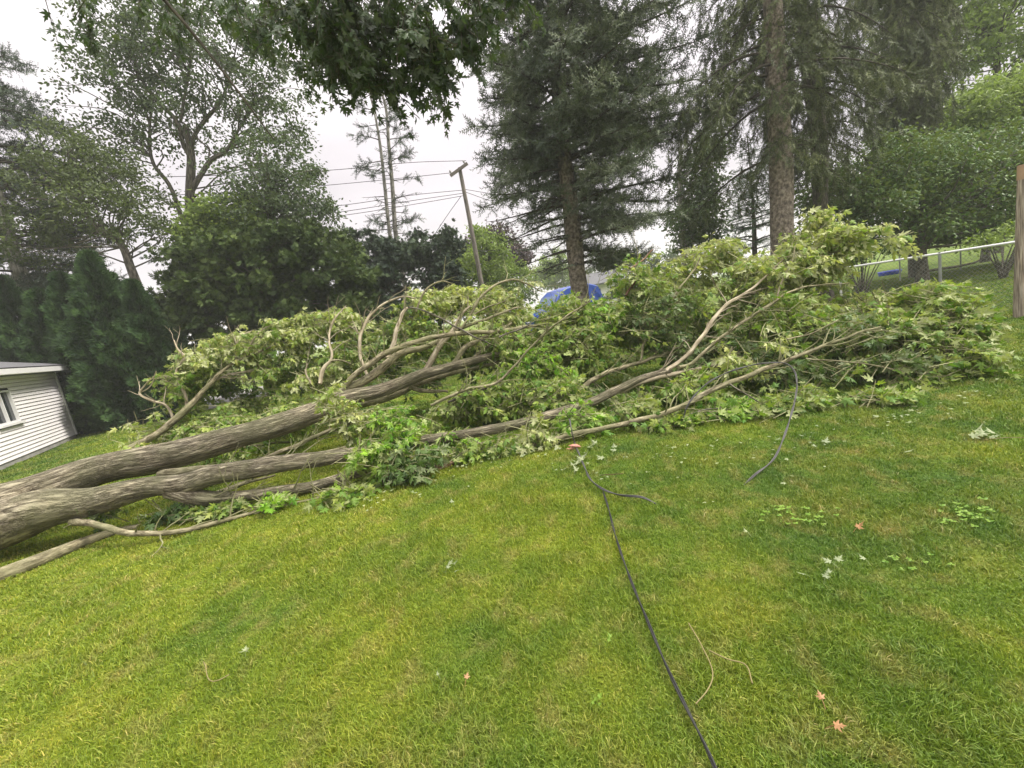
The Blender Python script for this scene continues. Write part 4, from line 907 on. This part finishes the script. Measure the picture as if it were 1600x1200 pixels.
m_wind = simple('pale_windscreen', (.22, .28, .45), .15, .6, var=.2)
m_tealglass = simple('teal_side_glass', (.02, .12, .18), .1, .6)
def build_van():
    c = P(880, 455, 24); c[2] = 0; ang = radians(28)
    root = empty('parked_van', tuple(c), 'blue high roofed van half hidden behind the fallen crown and spruce trunk', 'van')
    R = np.array([[cos(ang), -sin(ang), 0], [sin(ang), cos(ang), 0], [0, 0, 1]])
    # side profile in (x,z), front to -x
    prof = np.array([(-2.1, .35), (-2.15, .8), (-2.0, 1.05), (-1.45, 1.25), (-.95, 1.95), (-.55, 2.2), (.2, 2.32), (1.2, 2.28), (1.75, 2.1), (2.05, 1.2), (2.1, .8), (2.08, .35)])
    k = len(prof); W = .95
    rings = []
    for yy, inset in ((-W, .0), (-W + .02, -.0), (W - .02, 0), (W, 0)):
        rings.append(yy)
    V = []
    for yy, sc_ in ((-W * .80, .97), (-W, .93), (-W, .93), (W, .93), (W * .80, .97)):
        pass
    V = []; tw = lambda z: 1 - .14 * max(0, z - 1.1)
    for yy in (-1, -.9, 0, .9, 1):
        for x, z in prof:
            crown = 0 if abs(yy) < .95 else -.06
            V.append((x * (1 if abs(yy) < .95 else .985), yy * W * tw(z), z + (crown if z > 1.9 else 0)))
    V = np.array(V) @ R.T + c; mb = MB(); f_ = []
    for i in range(4):
        for j in range(k): j2 = (j + 1) % k; f_.append((i * k + j, (i + 1) * k + j, (i + 1) * k + j2, i * k + j2))
    mb.add(V, f_); mb.add(V, [list(range(k))[::1]]); mb.add(V, [list(range(4 * k, 5 * k))[::-1]])
    mb.build('body', m_blue_paint, root, False)
    def panel(nm, quad, m):
        q = np.array(quad) @ R.T + c; b = MB(); b.add(q, [[0, 1, 2, 3]]); n_ = np.cross(q[1] - q[0], q[3] - q[0]); n_ /= np.linalg.norm(n_)
        b2 = MB(); VV = np.vstack([q - n_ * .01, q + n_ * .01]); b2.add(VV, [[0, 3, 2, 1], [4, 5, 6, 7], [0, 1, 5, 4], [1, 2, 6, 5], [2, 3, 7, 6], [3, 0, 4, 7]]); return b2.build(nm, m, root)
    panel('windscreen', [(-1.46, -.8, 1.27), (-1.46, .8, 1.27), (-.97, .74, 1.95), (-.97, -.74, 1.95)], m_wind)
    for s in (-1, 1):
        y1, y2 = s * (W * tw(1.25) + .012), s * (W * tw(1.85) + .012)
        panel('side_window', [(-1.2, y1, 1.25), (-.3, y1, 1.25), (-.3, y2, 1.85), (-.85, y2, 1.85)], m_tealglass)
        panel('side_window', [(-.2, y1, 1.25), (.8, y1, 1.25), (.8, y2, 1.85), (-.2, y2, 1.85)], m_tealglass)
    panel('rear_window', [(2.045, -.7, 1.3), (2.045, .7, 1.3), (1.80, .62, 2.02), (1.80, -.62, 2.02)], m_tealglass)
    for x in (-1.35, 1.35):
        for s in (-1, 1):
            wv = MB(); cc = np.array([x, s * .84, .34]) @ R.T + c; ax = np.array([0, 1, 0]) @ R.T
            tube(wv, np.array([cc - ax * .11, cc + ax * .11]), [.34, .34], 20); wo = wv.build('wheel', m_tyre, root, False)
            hb = MB(); tube(hb, np.array([cc + ax * s * .10, cc + ax * s * .125]), [.2, .18], 14); hb.build('rim', m_steel, wo)
    for s in (-1, 1):
        panel('headlight', [(-2.14, s * .6 - .15, .8), (-2.14, s * .6 + .15, .8), (-2.03, s * .6 + .15, 1.0), (-2.03, s * .6 - .15, 1.0)], m_trim)
build_van()
# concrete drive glimpsed through the branches
q = np.array([G(300, 625), G(560, 577), G(560, 590), G(300, 645)]); q[:, 2] = .05
mb = MB(); mb.add(np.vstack([q, q - [0, 0, .2]]), [[3, 2, 1, 0], [0, 1, 5, 4], [1, 2, 6, 5], [2, 3, 7, 6], [3, 0, 4, 7]]); tag(mb.build('driveway', m_conc), 'pale concrete strip beyond the fallen tree', None, None, 'structure')

# ---------------------------------------------------------------- chain link fences
m_galv = simple('galvanised_steel', (.62, .62, .62), .45, .5, .3, var=.05); m_wire = simple('grey_wire', (.30, .31, .30), .5, .4, .5)
def fence(A, B_, H, label, nseg, mesh_step=.075):
    A = np.array([A[0], A[1], 0.]); B_ = np.array([B_[0], B_[1], 0.]); L_ = np.linalg.norm(B_ - A); dr = (B_ - A) / L_
    root = empty('chain_link_fence', tuple(A), label, 'fence', 'chain link fences')
    for i in range(nseg + 1):
        p = A + dr * L_ * i / nseg; b = MB(); tube(b, np.array([p, p + [0, 0, H + .03]]), [.024, .024], 10); b.build('post', m_wire if i else m_galv, root, True)
        cpb = MB(); tube(cpb, np.array([p + [0, 0, H + .03], p + [0, 0, H + .06]]), [.036, .02], 10)
    b = MB(); tube(b, np.array([A + [0, 0, H], B_ + [0, 0, H]]), [.024, .024], 10); b.build('top_rail', m_galv, root, True)
    nn = np.array([-dr[1], dr[0], 0]); b = MB(); h = H - .06
    for k in np.arange(-h, L_, mesh_step):
        for sgn in (1, -1):
            s0, s1 = (k, k + h) if sgn > 0 else (k + h, k)
            z0, z1 = .03, .03 + h
            # clip to the panel
            def cl(s0, s1, z0, z1):
                pts = [(s0, z0), (s1, z1)]; o_ = []
                t0, t1 = 0., 1.
                for lim, side in ((0., 1), (L_, -1)):
                    f0 = (s0 - lim) * side; f1 = (s1 - lim) * side
                    if f0 < 0 and f1 < 0: return None
                    if f0 < 0: t0 = max(t0, f0 / (f0 - f1))
                    if f1 < 0: t1 = min(t1, f0 / (f0 - f1))
                return [(s0 + (s1 - s0) * t, z0 + (z1 - z0) * t) for t in (t0, t1)]
            cc = cl(s0, s1, z0, z1)
            if not cc: continue
            (sa, za), (sb_, zb) = cc
            if abs(sb_ - sa) < .02: continue
            off = nn * .003 * sgn
            tube(b, np.array([A + dr * sa + off + [0, 0, za], A + dr * sb_ + off + [0, 0, zb]]), [.0022, .0022], 3, 0, False)
    b.build('wire_mesh', m_wire, root)
fa = G(1312, 420, 1.2); fb_ = G(1588, 378, 1.2); ext = fb_ + (fb_ - fa) / np.linalg.norm(fb_ - fa) * 4
fence(fa, ext, 1.2, 'nearer chain link fence with bright top rail running to the wooden post', 4)
ga = G(1405, 391, 1.2); gb_ = G(1585, 358, 1.2); ext = gb_ + (gb_ - ga) / np.linalg.norm(gb_ - ga) * 5
fence(ga, ext, 1.2, 'farther chain link fence behind the dark tree', 4, .12)
print('fence', fa, fb_, ga, gb_)

# wooden post at right edge
pb = gp(1591, 498); root = empty('wooden_post', (pb[0], pb[1], 0), 'tall weathered wooden post with fresh orange top at the right edge', 'post')
mb = MB(); q = np.array([[pb[0], pb[1], -.05], [pb[0] + .01, pb[1], .8], [pb[0] + .02, pb[1], 1.5], [pb[0] + .03, pb[1], 2.16]]); q = spline(q, 6)
tube(mb, q, np.linspace(.060, .050, len(q)), 16, .05); mb.build('post_shaft', m_post, root, True)
mb = MB(); tube(mb, np.array([[pb[0] + .03, pb[1], 2.16], [pb[0] + .035, pb[1], 2.38]]), [.052, .052], 16); mb.build('cut_top', m_newwood, root, False)
mb = MB(); tube(mb, np.array([[pb[0] + .095, pb[1] - .03, 0], [pb[0] + .10, pb[1] - .03, .55]]), [.02, .02], 8); mb.build('brace_stake', m_post, root, False)
# blue play slide / tarp scrap beyond fence
c = G(1390, 430); m_bluep = simple('blue_plastic', (.03, .06, .45), .4, .5)
root = empty('paddling_pool', tuple(c), 'small blue plastic paddling pool on the grass behind the fence', 'paddling pool')
mb = MB(); a_ = np.linspace(0, 2 * pi, 25)[:-1]; prof = [(.30, .0), (.38, .02), (.42, .17), (.45, .19), (.46, .17), (.41, .0)]; V = []
for r_, z_ in prof: V += [(c[0] + r_ * cos(t_), c[1] + r_ * sin(t_), z_ + .02) for t_ in a_]
V = np.array(V); f_ = [[i * 24 + j, i * 24 + (j + 1) % 24, (i + 1) * 24 + (j + 1) % 24, (i + 1) * 24 + j] for i in range(5) for j in range(24)]
mb.add(V, f_); mb.build('rim', m_bluep, root, True)
mb = MB(); mb.add(np.vstack([[[c[0] + .31 * cos(t_), c[1] + .31 * sin(t_), .025] for t_ in a_]]), [list(range(24))]); mb.build('pool_floor', m_bluep, root)

# ---------------------------------------------------------------- utility pole and wires
bp_ = P(758, 470, 25); tpz = P(718, 262, 25)
root = empty('utility_pole', (bp_[0], 25, 0), 'tall wooden utility pole with tilted crossarm between juniper and blue spruce', 'utility pole')
base_x = tpz[0] + (bp_[0] - tpz[0]) * .0
pole = np.array([[bp_[0] + .15, 25, -.1], [bp_[0], 25, bp_[2]], [(bp_[0] + tpz[0]) / 2, 25, (bp_[2] + tpz[2]) / 2], [tpz[0], 25, tpz[2]]])
mb = MB(); q = spline(pole, 6); tube(mb, q, np.linspace(.15, .10, len(q)), 14); mb.build('pole', m_pole, root, True)
ca, cb_ = P(706, 273, 24.85), P(728, 257, 24.85); v = (cb_ - ca); L_ = np.linalg.norm(v); v /= L_
# crossarm: a beam, level in life, seen end-on skew
mb = MB(); up_ = np.array([0, 0, 1.]) - v * v[2]; up_ /= np.linalg.norm(up_); sd3 = np.cross(v, up_)
box(mb, (ca + cb_) / 2, (L_ + .2, .12, .14), np.column_stack([v, sd3, up_])); mb.build('crossarm', m_pole, root)
for t_ in (.02, .98):
    p = ca + v * L_ * t_; mb = MB(); tube(mb, np.array([p + up_ * .07, p + up_ * .16, p + up_ * .24]), [.03, .06, .035], 10); mb.build('insulator', m_conc, root, True)
m_cablebk = simple('black_cable_jacket', (.03, .03, .028), .6, .3, var=.2)
m_cablegr = simple('grey_cable_jacket', (.07, .068, .064), .55, .3, var=.2)
def wire(label, pts, r=.014, sag=.0):
    a = np.array([P(*p) for p in pts]); q = spline(a, 8); mb = MB(); tube(mb, q, r, 5, 0); return tag(mb.build('overhead_wire', m_cablebk, None, True, origin=tuple(a[0])), label, 'wire', 'wires on the utility pole')
wire('topmost overhead wire going left from the crossarm tip', [(728, 251, 24.9), (640, 254, 24), (540, 264, 23), (270, 276, 21), (0, 279, 19), (-200, 276, 18)])
wire('overhead wire going left from the lower crossarm end', [(706, 270, 24.9), (600, 281, 24), (480, 292, 23), (240, 306, 21), (0, 312, 19), (-200, 312, 18)])
wire('upper of three wires leaving the pole shaft to the left', [(723, 297, 24.9), (660, 303, 24.3), (540, 320, 23), (270, 344, 21), (0, 356, 19), (-200, 360, 18)])
wire('middle of three wires leaving the pole shaft to the left', [(723, 302, 24.9), (660, 311, 24.3), (540, 330, 23), (270, 356, 21), (0, 368, 19), (-200, 372, 18)])
wire('lowest of three wires leaving the pole shaft to the left', [(723, 306, 24.9), (660, 317, 24.3), (540, 336, 23), (270, 364, 21), (0, 378, 19)])
wire('upper overhead wire running right toward the blue spruce', [(727, 296, 25.1), (790, 306, 26), (900, 312, 27.5), (1120, 309, 30), (1300, 290, 32)])
wire('lower overhead wire running right toward the blue spruce', [(727, 300, 25.1), (780, 318, 26), (900, 335, 27.5), (1120, 338, 30), (1300, 322, 32)])
wire('steep guy wire slanting down left from the pole', [(720, 307, 25), (700, 335, 25.4), (680, 365, 25.8)])
wire('thin wire crossing low between the pole and the spruce trunk', [(742, 392, 25), (800, 391, 27), (880, 390, 30), (960, 388, 33)])
wire('high service wire slanting up from the blue spruce to the reddish trunk', [(1020, 150, 22), (1070, 128, 20), (1130, 90, 18), (1300, 70, 16)], .012)

# ---------------------------------------------------------------- downed service cables
def cable(label, ctrl, r, m, twist=True, n_per=14):
    q = spline(np.array(ctrl), n_per); ln = np.concatenate([[0], np.cumsum(np.linalg.norm(np.diff(q, axis=0), axis=1))])
    # resample evenly
    m_ = int(ln[-1] / .03) + 2; s = np.linspace(0, ln[-1], m_); q = np.stack([np.interp(s, ln, q[:, i]) for i in range(3)], 1)
    k_ = np.ones(5) / 5
    for i in range(3): q[2:-2, i] = np.convolve(q[:, i], k_, 'valid')
    q[:, 2] = np.maximum(q[:, 2], ground_z(q[:, 0], q[:, 1]) - .012)
    t = norm(np.gradient(q, axis=0)); u = norm(np.cross(t, [0, 0, 1.])); v = np.cross(u, t); mb = MB()
    if twist:
        a = s * 9
        for ph in (0, pi): 
            off = (np.cos(a + ph)[:, None] * u + np.sin(a + ph)[:, None] * v) * r * .95
            tube(mb, q + off, r, 7, 0)
    else: tube(mb, q, r, 8, 0)
    return tag(mb.build('fallen_cable', m, None, True, origin=tuple(q[0])), label, 'cable', 'downed cables on the lawn')
def gl(l, up=.03): return [gp(x, y, up) for x, y in l]
cable('straight black twisted cable running over the lawn toward the camera', gl([(1135, 1260), (1112, 1200), (1083, 1140), (1050, 1070), (1015, 985), (985, 910), (963, 845), (950, 795), (943, 774)], .03), .0040, m_cablebk)
cc = [P(890, 655, 4.75), P(893, 672, 4.6)] + gl([(899, 700), (905, 715), (915, 740), (926, 762), (945, 776), (975, 785), (1010, 787)], .05) + gl([(1030, 787), (1060, 784), (1120, 772)], -.02) + gl([(1150, 760)], -.02) + gl([(1180, 743)], .03) + \
     [P(1205, 722, 3.36), P(1222, 690, 3.6), P(1234, 655, 3.85), P(1243, 620, 4.15), P(1245, 597, 4.4), P(1240, 578, 4.62), P(1228, 567, 4.76), P(1200, 567, 4.85), P(1157, 575, 4.85), P(1105, 599, 4.8), P(1085, 618, 4.75), P(1073, 636, 4.7), P(1067, 657, 4.7)]
cable('grey looping cable draped over the long green branch and down to the grass', cc, .0050, m_cablegr)

# ---------------------------------------------------------------- small things on the lawn
m_brownleaf = leafmat('orange_brown_leaf', [(.36, .17, .08), (.42, .24, .13)], (.40, .27, .18), .2)
m_palef = leafmat('pale_leaf_underside', [(0.224, 0.264, 0.135), (0.320, 0.352, 0.210), (0.176, 0.224, 0.090)], (0.360, 0.384, 0.247), .25)
m_weed = leafmat('clover_leaf', [(0.105, 0.210, 0.024), (0.165, 0.270, 0.032), (0.210, 0.300, 0.056)], None, .3)
def leaf_thing(px, py, size, m, label, ang, name='fallen_leaf', group='single leaves lying on the grass', n=1, spread=0):
    c = gp(px, py, .045); size = size * .75; mb = MB(); pos = np.array([c + rng.normal(size=3) * [spread, spread, .006] for _ in range(n)])
    an = ang + rng.normal(size=n) * (1.2 if n > 1 else 0); D = np.stack([np.cos(an), np.sin(an), .15 + 0 * an], 1); Nn = norm(np.array([0, 0, 1.]) + rvec(n) * .5)
    Z_ = np.full(n, size) * rng.uniform(.8, 1.2, n); cu = rng.uniform(.1, .6, n)
    if n > 1:
        root = empty('leaf_cluster', tuple(c), label, 'leaf cluster', 'small clusters of leaves on the grass')
    for i in range(n):
        if n > 1: mb = MB()
        stamp(mb, MAPLE_V, MAPLE_F, pos[i:i+1], frames(D, Nn)[i:i+1], Z_[i:i+1], cu[i:i+1])
        tube(mb, np.array([pos[i], pos[i] - D[i] * size * .5 + [0, 0, -.01], pos[i] - D[i] * size * .9 + [0, 0, -.02]]), .0012, 3, 0, False)
        if n > 1: mb.build('leaf', m, root)
    if n > 1: return root
    return tag(mb.build(name, m, None, origin=tuple(c)), label, 'leaf', group)
leaf_thing(731, 1072, .034, m_brownleaf, 'orange brown leaf on the grass in the lower middle', 1.2)
leaf_thing(688, 1066, .018, m_palef, 'tiny pale leaf just left of the orange brown leaf in the lower middle', 2.2)
leaf_thing(1306, 1160, .042, m_brownleaf, 'curled orange leaf near the bottom right', -.5)
leaf_thing(1286, 1116, .032, m_brownleaf, 'slim tan leaf just above the curled orange one', 1.4)
leaf_thing(1340, 830, .05, m_brownleaf, 'small tan leaf on the lawn right of the bright clover patch', .2)
leaf_thing(1288, 692, .07, m_palef, 'pale leaf lying in the shade below the grey cable loop', .5)
leaf_thing(1413, 708, .07, m_palef, 'pale leaf lying alone on the lawn right of the cable loop', -.4)
leaf_thing(1352, 880, .035, m_palef, 'small grey leaf on the lawn below the clover', 2.)
leaf_thing(1168, 838, .04, m_palef, 'small pale leaf on the lawn right of the straight cable', 2.)
leaf_thing(710, 797, .06, m_palef, 'pale leaf alone on the grass below the dead reddish branch', 2.)
leaf_thing(710, 895, .04, m_palef, 'small grey green leaf sprig in the middle of the lawn', 1., n=4, spread=.03)
leaf_thing(382, 1026, .035, m_palef, 'tiny pale sprig in the lower left lawn', 1., n=3, spread=.015)
leaf_thing(935, 1115, .022, m_weed, 'tiny yellow green sprig left of the straight cable near the bottom', 1., n=4, spread=.015)
leaf_thing(1535, 683, .085, m_palef, 'cluster of pale upturned leaves at the right side of the lawn', .2, 'leaf_cluster', None, 7, .055)
leaf_thing(1290, 908, .045, m_palef, 'sparse cluster of small pale leaves in the right middle lawn', .2, 'leaf_cluster', None, 5, .06)
leaf_thing(905, 733, .085, m_palef, 'cluster of broken pale leaves beside the bent cable', .2, 'leaf_cluster', None, 10, .10)
leaf_thing(868, 712, .085, m_palef, 'pale leaf under the end of the fallen foliage left of the cable', .9)
leaf_thing(940, 700, .085, m_palef, 'pale leaves on the grass just right of the pink torn wood', .9, n=4, spread=.10)
leaf_thing(950, 1020, .03, m_weed, 'little green seedling left of the straight cable', .9, n=2, spread=.01)
def weed(px, py, label, n, sp, size=.019):
    c = gp(px, py, .035); mb = MB(); k = n; ctr = c + rng.normal(size=(k, 3)) * [sp, sp * .7, .008]
    pos = np.repeat(ctr, 3, 0); an = np.tile([0, 2.1, 4.2], k) + np.repeat(rng.uniform(0, 6, k), 3); D = np.stack([np.cos(an), np.sin(an), .1 + 0 * an], 1)
    stamp(mb, LEAF_V * [1.5, 1, 1], LEAF_F, pos, frames(D, norm(np.array([0, 0, 1.]) + rvec(len(pos)) * .25)), rng.uniform(.8, 1.2, len(pos)) * size)
    for p in ctr: tube(mb, np.array([p, p - [0, 0, .035]]), .001, 3, 0, False)
    return tag(mb.build('clover_patch', m_weed, None, origin=tuple(c)), label, 'weed', 'clover patches in the lawn', 'stuff')
weed(1245, 806, 'bright yellow green clover patch right of the cables', 34, .11)
weed(1502, 806, 'bright clover patch near the right edge of the lawn', 22, .09)
weed(1420, 890, 'small sparse clover patch in the darker grass at right', 12, .08, .015)
weed(1500, 800, 'few clover leaves at the upper rim of the right edge patch', 6, .12)
# torn pink wood scrap and thin twigs
c = gp(897, 704, .04); mb = MB()
for i in range(5):
    p = c + rng.normal(size=3) * [.03, .03, .01]; dd = rvec(1)[0] * [1, 1, .3]; tube(mb, np.array([p - dd * .06, p, p + dd * .06]), [.004, .016, .003], 6, .2)
m_pink = simple('torn_pink_wood', (.50, .22, .17), .7)
tag(mb.build('wood_scrap', m_pink, None, True, origin=tuple(c)), 'torn pinkish wood scrap on the grass beside the grey cable', 'wood scrap')
def twig(lines, label, m=m_twig):
    mb = MB()
    for l in lines: tube(mb, spline(np.array(gl(l, .045)), 6), .0028, 5, 0)
    o_ = gp(*lines[0][0]); return tag(mb.build('fallen_twig', m, None, True, origin=tuple(o_)), label, 'twig', 'thin twigs lying on the lawn')
m_twigb = simple('tan_twig', (.20, .17, .07), .7)
twig([[(1078, 990), (1100, 1030), (1116, 1080), (1108, 1100), (1090, 1122)], [(1110, 1035), (1140, 1050), (1165, 1058), (1178, 1090)]], 'thin forked twig right of the straight cable near the bottom', m_twigb)
twig([[(1545, 690), (1580, 688), (1625, 690)]], 'thin grey twig beside the cluster of pale leaves at right', m_twigb)
twig([[(320, 1040), (345, 1068), (360, 1060)]], 'short straw coloured twig in the lower left lawn', m_twigb)
twig([[(940, 752), (962, 750), (975, 749)]], 'short brown twig on the grass just right of the bent cable', m_rot)
# leaf litter round the crown
n = 230; mb = MB(); pts = []
while len(pts) < n:
    px = rng.uniform(560, 1560); py = np.interp(px, [560, 700, 800, 900, 1100, 1300, 1450, 1560], [785, 735, 710, 705, 690, 665, 640, 600]) + abs(rng.normal()) * (34 if 850 < px < 1300 else 14)
    pts.append(gp(px, py, .04))
pts = np.array(pts); an = rng.uniform(0, 6.28, n); D = np.stack([np.cos(an), np.sin(an), .1 + 0 * an], 1)
stamp(mb, MAPLE2_V, MAPLE2_F, pts, frames(D, norm(np.array([0, 0, 1.]) + rvec(n) * .5)), rng.uniform(.012, .032, n) * np.where(rng.random(n) < .15, 1.8, 1))
tag(mb.build('leaf_litter', m_palef), 'scattered torn leaf bits on the grass along the fallen crown', 'leaf litter', None, 'stuff')

# ---------------------------------------------------------------- added thin volume imitating the veiling glare of the lens
VEIL = 0.0014
if VEIL:
    m, t, o = mat('glare_veil'); pv = N(t, 'ShaderNodeVolumePrincipled'); pv.inputs['Color'].default_value = (.93, .93, .95, 1); pv.inputs['Density'].default_value = VEIL
    lk(t, pv.outputs[0], o.inputs['Volume'])
    mb = MB(); box(mb, (0, 270, 17), (830, 680, 38)); tag(mb.build('veil', m), 'thin added volume for the lens glare haze', 'veil', None, 'stuff')
